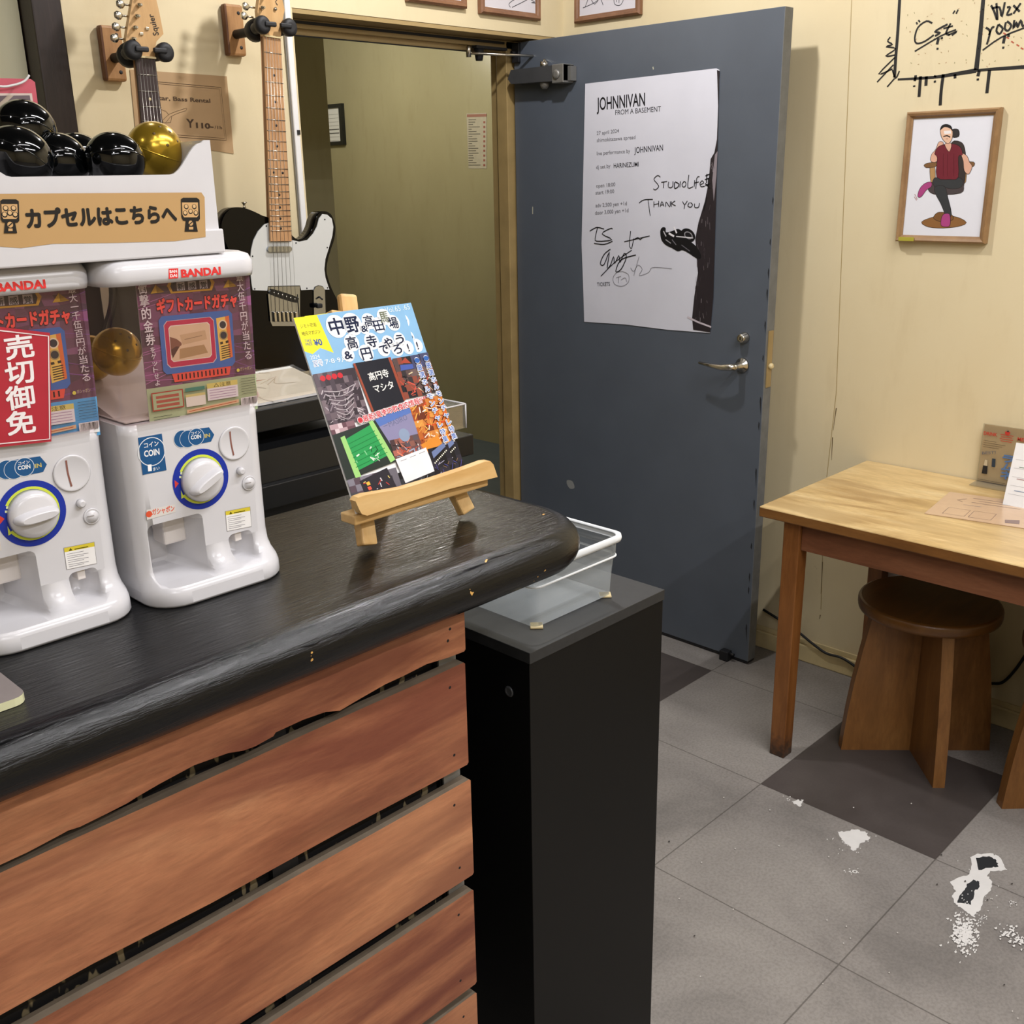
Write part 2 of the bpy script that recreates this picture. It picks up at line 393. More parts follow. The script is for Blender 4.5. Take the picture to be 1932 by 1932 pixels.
def sthing(name, loc):
    o = bpy.data.objects.new(name, None); COL.objects.link(o); o.location = loc; o['kind'] = 'structure'; ORG[o.name] = Vector(loc); return o

# ---------------------------------------------------------------- printed matter: coloured shapes on a plane, one mesh
_tc = {}
def glyphs(s, bold=0.0):
    k = (s, bold)
    if k not in _tc:
        c = bpy.data.curves.new('t', 'FONT'); c.body = s; c.size = 1; c.offset = bold; c.resolution_u = 3
        o = bpy.data.objects.new('t', c); me = o.to_mesh()
        vv = [(v.co.x, v.co.y) for v in me.vertices]; ff = [tuple(p.vertices) for p in me.polygons]
        o.to_mesh_clear(); bpy.data.objects.remove(o); bpy.data.curves.remove(c)
        _tc[k] = (vv, ff)
    return _tc[k]
class Print:
    STEP = 0.00002
    def __init__(s, O, u, v, off=0.0006):
        s.O, s.u, s.v = Vector(O), Vector(u).normalized(), Vector(v).normalized()
        s.n = s.u.cross(s.v).normalized(); s.off = off; s.V = []; s.F = []; s.k = 0
    def px(s, x, y):
        p = hit(x, y, s.O, s.n) - s.O; return (p.dot(s.u), p.dot(s.v))
    def P(s, *pts): return [s.px(*p) for p in pts]
    def _add(s, pts, faces, col, layer=None):
        h = s.off + s.STEP*s.k; b = len(s.V)
        for p in pts: s.V.append(s.O + s.u*p[0] + s.v*p[1] + s.n*h)
        col = C(col)
        for f in faces: s.F.append((tuple(b+i for i in f), col))
    def poly(s, pts, col, up=True):
        s._add(pts, [tuple(t) for t in poly_tris(pts)], col)
        if up: s.k += 1
        return s
    def pp(s, col, *pts): return s.poly(s.P(*pts), col)
    def spp(s, col, *pts, n=4): return s.poly([(p.x, p.y) for p in smooth_poly([(*q, 0) for q in s.P(*pts)], n)], col)
    def circ(s, c, r, col, ry=None, seg=28, rot=0.0, up=True):
        ry = ry or r; ca, sa = math.cos(rot), math.sin(rot)
        pts = [(c[0]+r*math.cos(2*PI*k/seg)*ca-ry*math.sin(2*PI*k/seg)*sa, c[1]+r*math.cos(2*PI*k/seg)*sa+ry*math.sin(2*PI*k/seg)*ca) for k in range(seg)]
        return s.poly(pts, col, up)
    def ring(s, c, r0, r1, col, a0=0, a1=360, seg=40):
        pts = []; 
        for k in range(seg+1):
            a = math.radians(a0+(a1-a0)*k/seg); pts += [(c[0]+r0*math.cos(a), c[1]+r0*math.sin(a)), (c[0]+r1*math.cos(a), c[1]+r1*math.sin(a))]
        s._add(pts, [(2*k, 2*k+1, 2*k+3, 2*k+2) for k in range(seg)], col); s.k += 1; return s
    def line(s, pts, wd, col, smooth=0, up=True):
        if smooth: pts = [(p.x, p.y) for p in smooth_poly([(*q, 0) for q in pts], smooth, False)]
        V, F = [], []
        n = len(pts)
        for i, p in enumerate(pts):
            a, b = pts[max(i-1, 0)], pts[min(i+1, n-1)]
            dx, dy = b[0]-a[0], b[1]-a[1]; L = math.hypot(dx, dy) or 1
            w_ = wd/2 if not isinstance(wd, (list, tuple)) else (wd[0]+(wd[1]-wd[0])*i/(n-1))/2
            V += [(p[0]-dy/L*w_, p[1]+dx/L*w_), (p[0]+dy/L*w_, p[1]-dx/L*w_)]
        for i in range(n-1): F.append((2*i, 2*i+1, 2*i+3, 2*i+2))
        s._add(V, F, col)
        if up: s.k += 1
        return s
    def pl(s, wd, col, *pts, smooth=0, up=True): return s.line(s.P(*pts), wd, col, smooth, up)
    def text(s, t, p0, p1, h, col, bold=0.0, outline=None, ow=0.03, up=True):
        """text from p0 to p1 (local metres, baseline), glyph size h (metres; cap height about 0.72 h)"""
        if outline: 
            s.text(t, p0, p1, h, outline, bold+ow)
        cjk = any(ord(c) > 0x2E7F for c in t); bb = bold if cjk else 0.0
        vv, ff = glyphs(t, 0.0 if cjk else bold)
        if not vv: return s
        if h is None: h = 1.0
        x0, x1 = min(v[0] for v in vv), max(v[0] for v in vv)
        dx, dy = p1[0]-p0[0], p1[1]-p0[1]; L = math.hypot(dx, dy); e = (dx/L, dy/L)
        sx = L/(x1-x0)
        offs = [(0, 0)] if not bb else [(0, 0)] + [(bb*math.cos(PI*k/4), bb*math.sin(PI*k/4)) for k in (range(0, 8) if bb > .035 else (1, 3, 5, 7))]
        for ox, oy in offs:
          s.k += 0.5
          s._add([(p0[0]+((v[0]-x0)*sx+ox*min(sx, h))*e[0]-(v[1]+oy)*h*e[1], p0[1]+((v[0]-x0)*sx+ox*min(sx, h))*e[1]+(v[1]+oy)*h*e[0]) for v in vv], ff, col)
        if up: s.k += 1
        return s
    def tpx(s, t, a, b, hp, col, **kw):
        """baseline from pixel a to pixel b, glyph height hp pixels"""
        p0, p1 = s.px(*a), s.px(*b); q = s.px(a[0], a[1]-hp)
        return s.text(t, p0, p1, math.hypot(q[0]-p0[0], q[1]-p0[1])/0.8, col, **kw)
    def vtext(s, t, a, b, wp, col, **kw):
        """vertical text, characters spread from pixel a (top centre) to b (bottom centre), wp pixels wide"""
        n = len(t)
        for i, ch in enumerate(t):
            f0, f1 = i/n, (i+0.88)/n
            cx0, cy0 = a[0]+(b[0]-a[0])*f1, a[1]+(b[1]-a[1])*f1
            hp = abs(b[1]-a[1])/n*0.86
            p0, p1 = s.px(cx0-wp/2, cy0), s.px(cx0+wp/2, cy0-wp*0.14)
            q = s.px(cx0-wp/2, cy0-hp)
            s.text(ch, p0, p1, math.hypot(q[0]-p0[0], q[1]-p0[1])/0.86, col, up=False, **kw)
        s.k += 1; return s
    def ptile(s, a, b, c, d, cols, nu, nv, jit=0.25, seed=1):
        """patchwork filling the pixel quad a(TL) b(TR) c(BR) d(BL) for photographic prints"""
        R = random.Random(seed); A, B, Cc, D = s.P(a, b, c, d)
        def q(u, v):
            t = [A[i]*(1-u)+B[i]*u for i in (0, 1)]; w_ = [D[i]*(1-u)+Cc[i]*u for i in (0, 1)]
            return (t[0]*(1-v)+w_[0]*v, t[1]*(1-v)+w_[1]*v)
        G = [[q(min(1, max(0, (i+(R.uniform(-jit, jit) if 0 < i < nu else 0))/nu)), min(1, max(0, (j+(R.uniform(-jit, jit) if 0 < j < nv else 0))/nv))) for i in range(nu+1)] for j in range(nv+1)]
        for j in range(nv):
            for i in range(nu): s._add([G[j][i], G[j+1][i], G[j+1][i+1], G[j][i+1]], [(0, 1, 2, 3)], R.choice(cols))
        s.k += 1; return s
    def build(s, name, parent=None, mat='print', shift=(0, 0, 0)):
        me = bpy.data.meshes.new(name); o_ = ORG[parent.name] if parent is not None else s.O; sh = Vector(shift)
        me.from_pydata([(v - o_ + sh)*CAM_SCALE for v in s.V], [], [f for f, c in s.F])
        at = me.color_attributes.new('Col', 'FLOAT_COLOR', 'CORNER'); i = 0
        data = []
        for f, c in s.F: data += [c[0], c[1], c[2], 1.0]*len(f)
        at.data.foreach_set('color', data)
        me.materials.append(M[mat]); o = bpy.data.objects.new(name, me); COL.objects.link(o)
        if parent is not None: o.parent = parent
        else: o.location = metres(o_)
        ORG[o.name] = o_
        return o
X_, Y_, Z_ = Vector((1, 0, 0)), Vector((0, 1, 0)), Vector((0, 0, 1))
def PY(Y, off=0.0006): return Print((0, Y, 0), X_, Z_, off)          # faces -Y
def PX(X, off=0.0006): return Print((X, 0, 0), -Y_, Z_, off)         # faces -X
def PZ(Zv, off=0.0006): return Print((0, 0, Zv), -Y_, X_, off)       # faces up
# ================================================================ THE ROOM
WA, WB, CE = 2.524, 2.845, 2.66      # back wall plane, right wall plane, ceiling
OX, OZ = 1.767, 1.95                 # doorway opening
bm = BM(); box(bm, -2.6, -2.8, -0.05, 4.4, 6.4, 0); struct('floor', bm, 'floor')
bm = BM(); box(bm, -2.6, -2.8, CE, 4.4, 6.4, CE+0.05); struct('ceiling', bm, 'ceil')
bm = BM(); box(bm, WB, -2.8, 0, WB+0.1, WA+0.14, CE)
struct('wall_right', bm, 'wall')
bm = BM()                            # back wall with the doorway cut out, lintel above
box(bm, 1.13, WA, 0, OX, WA+0.14, CE); box(bm, OX, WA, OZ, WB, WA+0.14, CE)
struct('wall_back', bm, 'wall')
bm = BM(); box(bm, OX+0.001, WA+0.002, OZ-0.012, WB-0.001, WA+0.139, OZ-0.0005); struct('soffit_shade_sheet', bm, 'soffit')  # thin sheet under the lintel carrying its shade as colour
bm = BM(); box(bm, -2.6, WA+0.03, 0, 1.06, WA+0.14, CE); struct('wall_pantry', bm, 'greenwall')
bm = BM(); box(bm, 1.063, WA-0.035, 0, 1.13, WA+0.10, CE-0.001, bev=0.004)
struct('trim_2', bm, 'postbrown')
bm = BM(); box(bm, -2.7, -2.8, 0, -2.6, WA+0.14, CE); struct('wall_left', bm, 'wall')
bm = BM(); box(bm, -2.6, -2.9, 0, WB, -2.8, CE); struct('wall_front', bm, 'wall')
# vertical panel seams and old cracks of the right wall
pr = PX(WB, 0.0005)
for a, b in (((1607, 0), (1578, 740)), ((1578, 740), (1560, 900)), ((1553, 1010), (1549, 1150))):
    pr.pl(0.0018, '#a8925f', a, b)
for a, b in (((1578, 770), (1572, 812)), ((1571, 825), (1569, 868)), ((1552, 1060), (1549, 1120)), ((1548, 1160), (1546, 1168))):
    pr.pl((0.003, 0.001), '#6b5636', a, b, up=False)
pr.build('panel_seam', bpy.data.objects['wall_right'], 'ink')
# baseboard
bm = BM(); prof = [(0, 0), (0, 0.052), (0.004, 0.060), (0.012, 0.064), (0.016, 0.064)]
box(bm, WB-0.014, -2.7, 0.0, WB-0.0005, 2.50, 0.058, bev=0.004); box(bm, WB-0.006, -2.7, 0.058, WB-0.0005, 2.50, 0.075, bev=0.002)
struct('baseboard_right', bm, 'base')
# hall beyond the doorway
bm = BM(); box(bm, 4.22, 2.7, 0, 4.32, 6.2, CE); struct('wall_hall_far', bm, 'hall')
hc = aty(609, 62, 3.9)
bm = BM(); box(bm, 1.3, 3.9, 0, hc.x, 6.2, CE); struct('wall_hall_left', bm, 'hall')
bm = BM(); box(bm, hc.x, 6.1, 0, 4.22, 6.2, CE); struct('wall_hall_back', bm, 'hall')
bm = BM(); box(bm, WB+0.1, WA+0.04, 0, 4.32, WA+0.14, CE); struct('wall_hall_right', bm, 'hall')
bm = BM(); box(bm, 1.2, WA+0.14, 0, 1.3, 6.2, CE); struct('wall_hall_end', bm, 'hall')
bm = BM(); box(bm, hc.x, 3.2, 2.38, 4.22, 6.1, 2.42); struct('ceiling_hall', bm, 'hall')
# door frame: right jamb and head
bm = BM()
box(bm, 2.662, 2.612, 0, 2.843, 2.66, 1.937, bev=0.002); box(bm, 2.676, 2.66, 0, 2.843, 2.70, 1.937, bev=0.002)
fr = struct('trim_3', bm, 'jamb')
bm = BM(); box(bm, OX, 2.612, 1.915, 2.843, 2.66, 1.937); box(bm, OX, 2.63, 1.900, 2.662, 2.655, 1.915)
struct('head_rail', bm, 'soffit', fr)
bm = BM(); box(bm, OX, 2.606, 1.926, 2.65, 2.612, 1.933); box(bm, OX, 2.625, 1.896, 2.60, 2.630, 1.899)
struct('dark_seal', bm, 'rubber', fr)

# ---------------------------------------------------------------- the open grey door
DX, DT = 2.69, 0.042
d = sthing('door_1', (DX, 2.60, 0))
bm = BM(); box(bm, DX, 1.597, 0.012, DX+DT, 2.603, 1.932, bev=0.0015)
for f in bm.faces:
    if f.calc_center_median().y < 1.600: f.material_index = 1
obj('leaf', bm, ['door', 'door_edge'], d)
pr = PX(DX, 0.0004)                      # scuffs and chips on the leaf
for a, b in (((1232, 126), (1233, 131)), ((1005, 390), (1005, 404))): pr.pl(0.004, '#b9b7a4', a, b, up=False)
pr.spp('#8f9190', (1070, 906), (1080, 908), (1084, 920), (1076, 922), (1070, 914))
for i in range(14):
    y = 380+i*62+random.uniform(-25, 25); x = 1482-(y-12)*77/1238-1.5
    pr.pp('#25262a', (x, y), (x+1.6, y+4), (x+0.4, y+random.uniform(12, 40)), (x-1.2, y+9))
pr.build('scuff', d, 'ink')
# lock cylinder
p = atx(1405, 637, DX)
bm = BM(); lathe(bm, (DX, p.y, p.z), (-1, 0, 0), [(0.017, 0), (0.0165, 0.004), (0.0125, 0.022), (0.0115, 0.024), (0.006, 0.0245)])
lk = obj('lock_cylinder', bm, 'steel', d)
bm = BM(); box(bm, DX-0.0265, p.y-0.001, p.z-0.005, DX-0.0243, p.y+0.001, p.z+0.005); obj('keyhole', bm, 'black', lk)
# lever handle
p = atx(1401, 689, DX)
bm = BM(); lathe(bm, (DX, p.y, p.z), (-1, 0, 0), [(0.0225, 0), (0.0215, 0.006), (0.0115, 0.010), (0.0105, 0.045), (0.009, 0.05)])
h = obj('lever_rose', bm, 'steel', d)
bm = BM(); tube(bm, [(DX-0.045, p.y-0.004, p.z), (DX-0.052, p.y+0.012, p.z), (DX-0.056, p.y+0.035, p.z-0.003), (DX-0.056, p.y+0.075, p.z-0.002), (DX-0.052, p.y+0.12, p.z+0.002)], 0.008, taper=[0.0105, 0.0105, 0.0095, 0.0062, 0.0042])
obj('lever', bm, 'steel', d)
# latch plate and bolt on the free edge
bm = BM(); box(bm, DX+0.009, 1.594, 0.905, DX+0.034, 1.5972, 1.072); lp = obj('latch_plate', bm, 'jamb', d)
bm = BM(); lathe(bm, (DX+0.022, 1.594, 0.968), (0, -1, 0), [(0.009, 0), (0.009, 0.008), (0.004, 0.012)]); obj('latch_bolt', bm, 'base', d)
# closer body, adjusting cap, arm
bm = BM(); z0, z1 = 1.79, 1.845
ya, yb = 2.34, 2.57
prism(bm, [(DX, ya, z0+0.008), (DX, ya, z1), (DX, yb, z1), (DX, yb+0.015, z0+0.028), (DX, yb, z0+0.012)], (-0.05, 0, 0))
cl = obj('closer_body', bm, 'darkgrey', d)
bm = BM(); box(bm, DX-0.052, 2.34, z0+0.002, DX-0.001, 2.388, z1+0.002, bev=0.002); box(bm, DX-0.03, 2.328, z0+0.008, DX-0.002, 2.34, z1-0.004)
lathe(bm, (DX-0.052, 2.368, (z0+z1)/2), (-1, 0, 0), [(0.015, 0), (0.013, 0.005), (0.006, 0.0055)])
obj('closer_cap', bm, 'alu', cl)
bm = BM(); lathe(bm, (DX-0.028, 2.44, z0+0.01), (0, 0, -1), [(0.017, 0), (0.014, 0.012), (0.008, 0.02)]); obj('closer_spindle', bm, 'alu', cl)
a0 = aty(884, 100, 2.60); a1 = Vector((DX-0.03, 2.44, z1+0.012))
bm = BM(); tube(bm, [aty(1030, 107, 2.5), a0], 0.0045); lathe(bm, a0+Vector((0, 0, -0.012)), (0, 0, 1), [(0.008, 0), (0.008, 0.03), (0.005, 0.034)])
tube(bm, [a1, aty(1030, 107, 2.5)], 0.006); lathe(bm, a1, (0, 0, -1), [(0.013, -0.004), (0.013, 0.014)])
obj('closer_arm', bm, 'steel', d)
p = aty(900, 112, 2.61); bm = BM(); box(bm, p.x-0.02, 2.590, 1.905, p.x+0.12, 2.612, 1.913); lathe(bm, (p.x, 2.60, 1.905), (0, 0, -1), [(0.016, 0), (0.014, 0.02), (0.011, 0.036)])
obj('door_stop_bumper', bm, 'rubber', fr)
bm = BM(); tube(bm, [(DX-0.002, 2.585, 1.90), (DX-0.03, 2.585, 1.90)], 0.006); box(bm, DX-0.012, 2.57, 1.87, DX-0.002, 2.602, 1.93, bev=0.002)
obj('pivot', bm, 'rubber', d)
p = atz(1350, 1256, 0); bm = BM(); box(bm, DX-0.028, p.y-0.014, 0.0, DX-0.001, p.y+0.018, 0.034, bev=0.003); tube(bm, [(DX-0.014, p.y-0.014, 0.026), (DX-0.014, p.y-0.03, 0.026)], 0.005)
obj('rubber_foot', bm, 'rubber', d)
bm = BM(); box(bm, DX+0.002, 1.60, 0.0035, DX+DT-0.002, 2.60, 0.0125); obj('bottom_seal', bm, 'rubber', d)

# ---------------------------------------------------------------- poster on the door
pc = [atx(1105, 158, DX), atx(1352, 129, DX), atx(1358, 132, DX), atx(1353, 270, DX), atx(1350, 420, DX), atx(1346, 560, DX), atx(1340, 628, DX), atx(1260, 622, DX), atx(1180, 612, DX), atx(1103, 607, DX), atx(1101, 540, DX), atx(1098, 460, DX), atx(1100, 380, DX)]
PSX = DX-0.0022
bm = BM(); prism(bm, [Vector((PSX, q.y, q.z)) for q in pc], (0.0012, 0, 0))
ps = tag(obj('concert_poster', bm, 'paper'), 'large pale concert poster with marker autographs taped on the open grey door', 'poster')
pr = PX(PSX-0.0003, 0.0002)
K = '#17171c'
pr.tpx('JOHNNIVAN', (1126, 208), (1217, 199), 27, K, bold=0.012)
pr.tpx('FROM A BASEMENT', (1161, 217), (1247, 210), 11, '#3a3a40')
G = '#77767c'
for t, a, b, c_, h_ in (('27 april 2024', (1126, 255), (1168, 250), G, 8), ('shimokitazawa spread', (1126, 268), (1199, 262), G, 8), ('live performance by', (1126, 293), (1189, 288), G, 8),
        ('JOHNNIVAN', (1197, 289), (1251, 284), K, 13), ('dj set by', (1125, 319), (1152, 316), G, 8), ('HARINEZUMI', (1158, 317), (1205, 314), '#2c2c30', 10),
        ('open 18:00', (1125, 354), (1161, 351), G, 8), ('start 19:00', (1124, 367), (1159, 364), G, 8), ('adv 2,500 yen +1d', (1124, 391), (1183, 387), G, 8), ('door 3,000 yen +1d', (1123, 405), (1186, 400), G, 8),
        ('TICKETS', (1127, 540), (1151, 539), '#3a3a40', 8)):
    pr.tpx(t, a, b, h_, c_, bold=0.004)
# dark cliff edge down the right of the poster
pr.pp('#2b2529', (1353, 132), (1358, 134), (1357, 150), (1354, 270), (1350, 420), (1346, 560), (1340, 627), (1308, 622), (1306, 600), (1310, 560), (1317, 515), (1314, 480), (1312, 450), (1318, 420), (1330, 380), (1337, 345), (1341, 300), (1348, 288), (1353, 262), (1355, 200), (1354, 165))
pr.pp('#8e858b', (1349, 292), (1354, 285), (1352, 330), (1347, 380), (1344, 340))
R = random.Random(3)
for i in range(46):
    y = R.uniform(300, 610); xr = 1354-(y-132)*18/495; xl = xr-(6 if y < 400 else 27)
    x = R.uniform(xl, xr-1); pr.pl(R.uniform(0.0006, 0.0016), R.choice(['#6d6469', '#4a4247', '#9b9398', '#1a1518']), (x, y), (x+R.uniform(-2, 2), y+R.uniform(4, 14)), up=False)
pr.pl((0.006, 0.005), '#c9bfc6', (1297, 598), (1318, 608), (1342, 617))
# rider silhouette
pr.circ(pr.px(1298, 444), .0275, '#141418', .0190, rot=-.35); pr.circ(pr.px(1299, 444), .0165, '#8f8d92', .0105, rot=-.35); pr.circ(pr.px(1299, 444), .0125, '#1b1b20', .0075, rot=-.35)
pr.spp('#141418', (1246, 436), (1250, 429), (1256, 430), (1257, 438), (1268, 436), (1280, 432), (1290, 440), (1294, 452), (1306, 458), (1316, 468), (1323, 482), (1320, 489), (1312, 486), (1300, 478), (1288, 472), (1279, 474), (1268, 468), (1256, 462), (1248, 452))
for a, b, c_, wd in (((1262, 440), (1272, 446), '#e4e2e6', .006), ((1252, 436), (1257, 446), '#b8b6ba', .004), ((1272, 428), (1277, 440), '#e8e6ea', .005), ((1276, 446), (1308, 449), '#dcdade', .003), ((1256, 452), (1266, 459), '#9a989c', .003), ((1286, 462), (1302, 474), '#5c5a60', .003), ((1268, 452), (1276, 462), '#6e6c72', .003)): pr.pl(wd, c_, a, b)
MK = '#121216'
for wd, pts in ((.0024, ((1246, 334), (1241, 331), (1234, 338), (1240, 346), (1243, 352), (1237, 358), (1233, 356))), (.0024, ((1248, 344), (1259, 342))), (.0024, ((1253, 343), (1252, 355))), (.0024, ((1262, 343), (1261, 351), (1264, 354), (1269, 352), (1270, 342))),
        (.003, ((1273, 344), (1273, 355), (1279, 353), (1281, 347), (1274, 343))), (.0024, ((1284, 342), (1283, 353))), (.0024, ((1291, 342), (1287, 348), (1290, 353), (1294, 350), (1294, 344), (1290, 342))), (.0024, ((1300, 330), (1298, 354), (1308, 352))), (.0024, ((1311, 340), (1310, 352))),
        (.0024, ((1320, 333), (1315, 336), (1313, 356))), (.0022, ((1311, 345), (1319, 343))), (.0024, ((1322, 348), (1328, 345), (1325, 341), (1321, 346), (1323, 352), (1330, 351))), (.003, ((1331, 332), (1340, 328))), (.003, ((1334, 328), (1333, 345))), (.003, ((1330, 339), (1341, 335))), (.003, ((1331, 350), (1341, 346))), (.003, ((1337, 336), (1336, 357))), (.003, ((1331, 346), (1340, 356))),
        (.0024, ((1206, 383), (1215, 377), (1232, 376))), (.0024, ((1223, 377), (1227, 407))), (.0024, ((1234, 380), (1234, 391))), (.0024, ((1243, 379), (1243, 390))), (.002, ((1234, 386), (1243, 384))), (.0024, ((1246, 390), (1249, 380), (1253, 389))), (.002, ((1247, 387), (1252, 386))), (.0024, ((1256, 390), (1257, 381), (1264, 390), (1265, 380))), (.0024, ((1267, 380), (1267, 390))), (.0024, ((1274, 379), (1268, 384), (1275, 388))),
        (.0024, ((1288, 380), (1292, 386), (1297, 379))), (.0024, ((1292, 386), (1291, 394))), (.0024, ((1301, 382), (1298, 388), (1303, 391), (1307, 386), (1303, 382))), (.0024, ((1311, 384), (1311, 391), (1318, 391), (1320, 383))), (.003, ((1334, 372), (1328, 398))),
        (.003, ((1113, 436), (1126, 429), (1140, 432))), (.003, ((1128, 428), (1124, 446), (1126, 455), (1155, 452), (1136, 441), (1152, 431), (1156, 432))), (.003, ((1121, 459), (1140, 461), (1156, 455))),
        (.0026, ((1178, 456), (1226, 445))), (.0026, ((1190, 436), (1188, 462), (1192, 468), (1196, 450))), (.0024, ((1196, 452), (1204, 448), (1208, 452), (1213, 448))),
        (.0032, ((1152, 470), (1140, 480), (1133, 497), (1140, 499), (1150, 475), (1146, 505), (1152, 500), (1158, 484), (1160, 497), (1168, 482), (1170, 495), (1178, 478), (1182, 486), (1172, 508), (1162, 512), (1172, 490), (1200, 481))), (.0026, ((1134, 521), (1160, 495), (1192, 472))),
        (.0014, ((1206, 484), (1196, 520))), (.0014, ((1190, 505), (1196, 512), (1204, 500), (1212, 508), (1206, 520), (1224, 514), (1230, 505), (1250, 505), (1268, 507))), (.0014, ((1175, 512), (1186, 518), (1186, 532), (1174, 540), (1160, 536), (1157, 524), (1164, 514), (1175, 512))), (.0014, ((1163, 524), (1172, 521))), (.0014, ((1168, 522), (1167, 534))), (.0014, ((1172, 528), (1180, 524), (1183, 532)))):
    pr.pl(wd, MK if wd > .0015 else '#77757b', *pts, smooth=3, up=False)
pr.build('poster_print', ps)

# ---------------------------------------------------------------- marker drawing on the right wall
pr = PX(WB, 0.0006); B_ = '#1d1a17'
for wd, pts in ((.008, ((1698, -10), (1694, 60), (1690, 110), (1688, 146))), ((.005, .011), ((1694, 150), (1760, 146), (1800, 140), (1842, 133))), ((.009, .012), ((1856, -10), (1850, 60), (1842, 132))), ((.006, .009), ((1842, 133), (1880, 130), (1940, 126))),
        (.004, ((1680, 70), (1675, 78), (1684, 84), (1672, 88), (1690, 92), (1671, 106), (1688, 104))), (.004, ((1689, 108), (1658, 140), (1684, 130))), (.004, ((1686, 122), (1655, 155))), (.004, ((1684, 132), (1690, 148), (1697, 134))), (.004, ((1688, 148), (1674, 164))),
        (.007, ((1728, 142), (1726, 153))), (.006, ((1725, 161), (1725, 164))), (.008, ((1737, 144), (1734, 183))), (.008, ((1748, 144), (1747, 162))), (.007, ((1765, 142), (1764, 146))), (.006, ((1764, 152), (1764, 156))), (.008, ((1780, 140), (1776, 170), (1774, 199))), (.007, ((1802, 140), (1802, 148))), (.008, ((1848, 133), (1845, 144))), (.006, ((1845, 148), (1845, 152))), (.008, ((1867, 132), (1862, 176))),
        (.0045, ((1759, 44), (1748, 40), (1732, 52), (1726, 72), (1730, 82), (1745, 78), (1762, 66))), (.005, ((1788, 46), (1776, 52), (1764, 60), (1774, 62), (1764, 68))), (.005, ((1794, 44), (1785, 62), (1792, 66))), (.004, ((1780, 54), (1798, 49))), (.004, ((1790, 66), (1806, 59), (1796, 67))), (.004, ((1726, 97), (1775, 68), (1804, 56))), (.007, ((1771, 72), (1768, 84))), (.006, ((1777, 70), (1777, 74))), (.005, ((1767, 92), (1771, 92))),
        (.004, ((1729, 42), (1731, 46))), (.004, ((1733, 38), (1736, 42))), (.004, ((1798, 26), (1802, 20))), (.004, ((1804, 26), (1808, 18))),
        (.005, ((1870, 10), (1876, 22), (1882, 38), (1880, 6))), (.005, ((1872, 16), (1886, 14), (1890, 32), (1896, 4))), (.005, ((1900, 14), (1906, 14), (1900, 28), (1910, 26))), (.005, ((1912, 10), (1924, 22))), (.005, ((1926, 6), (1912, 26))),
        (.005, ((1860, 52), (1868, 60), (1862, 84))), (.005, ((1866, 66), (1872, 52), (1876, 52))), (.005, ((1884, 46), (1880, 58), (1886, 64), (1892, 54), (1884, 46))), (.005, ((1898, 42), (1896, 54), (1902, 58), (1908, 48), (1900, 40))), (.005, ((1914, 38), (1912, 54), (1918, 42), (1920, 52), (1926, 38), (1930, 50), (1938, 40))),
        (.004, ((1854, 95), (1890, 70), (1940, 50))), (.007, ((1896, 68), (1893, 82))), (.006, ((1903, 64), (1903, 70))), (.005, ((1891, 90), (1895, 90)))):
    pr.pl(wd, B_, *pts, smooth=3 if len(pts) > 2 else 0, up=False)
R = random.Random(5)
for i in range(60):
    x, y = R.uniform(1710, 1930), R.uniform(0, 125); a = R.uniform(0, 6)
    pr.pl(0.0012, R.choice(['#b98a6a', '#8f8a5a', '#a88c60']), (x, y), (x+3*math.cos(a), y+3*math.sin(a)), up=False)
for x, y in ((1893, 62), (1899, 70), (1908, 78), (1918, 84), (1926, 90)): pr.pl(0.003, '#b4553c', (x, y), (x+5, y+3), up=False)
pr.build('marker_drawing', bpy.data.objects['wall_right'], 'ink')
CAM_SCALE = 0.86; LIFT = 0.2128; ZF = -LIFT/CAM_SCALE      # ZF: the floor before scaling; the scale makes the pedestal run past the frame
# ================================================================ COUNTER
# top: lacquered slab with a full round nose, rounded outer corner
CT, CTH = 1.0, 0.07
YF, XE, YBK = 1.015, 1.188, 1.405
def top_outline(off, n=10):
    """plan outline; off = distance outwards of the nose centre line"""
    rc = 0.095; pts = []
    cx, cy = XE-rc, YF+rc
    pts.append((-1.6, YF-off))
    for k in range(n+1):
        a = math.radians(-90+90*k/n); pts.append((cx+(rc+off)*math.cos(a), cy+(rc+off)*math.sin(a)))
    pts.append((XE+off, YBK)); return pts
bm = BM(); rs = []
for a in (-90, -70, -50, -30, -10, 10, 30, 50, 70, 90):
    o_ = 0.035*math.cos(math.radians(a)); z = CT-0.035+0.035*math.sin(math.radians(a))
    pts = top_outline(o_, 12)
    # densify the long straight nose so the surface can wobble a little
    full = []
    for i in range(36): t = i/36; full.append((pts[0][0]+(pts[1][0]-pts[0][0])*t, pts[0][1]))
    full += pts[1:-1]
    for i in range(9): t = i/8; full.append((pts[-2][0], pts[-2][1]+(pts[-1][1]-pts[-2][1])*t))
    rs.append([Vector((x, y, z)) + Vector((0, 1, 0.4))*0.0016*noise.noise(Vector((x*7, z*20, 0))) for x, y in full])
RR = rings(bm, rs, 0, cap=False, closed=False)
for R_ in (RR[-1], RR[0]):
    z = R_[0].co.z; b1 = bm.verts.new((-1.6, YBK, z))
    face(bm, R_[:] + [b1] if R_ is RR[-1] else (R_[:]+[b1])[::-1])
ct = tag(obj('countertop', bm, 'counter', origin=(0, 1.25, 1.0)), 'thick glossy black lacquered countertop with rounded chipped edge over the wooden planks', 'countertop')
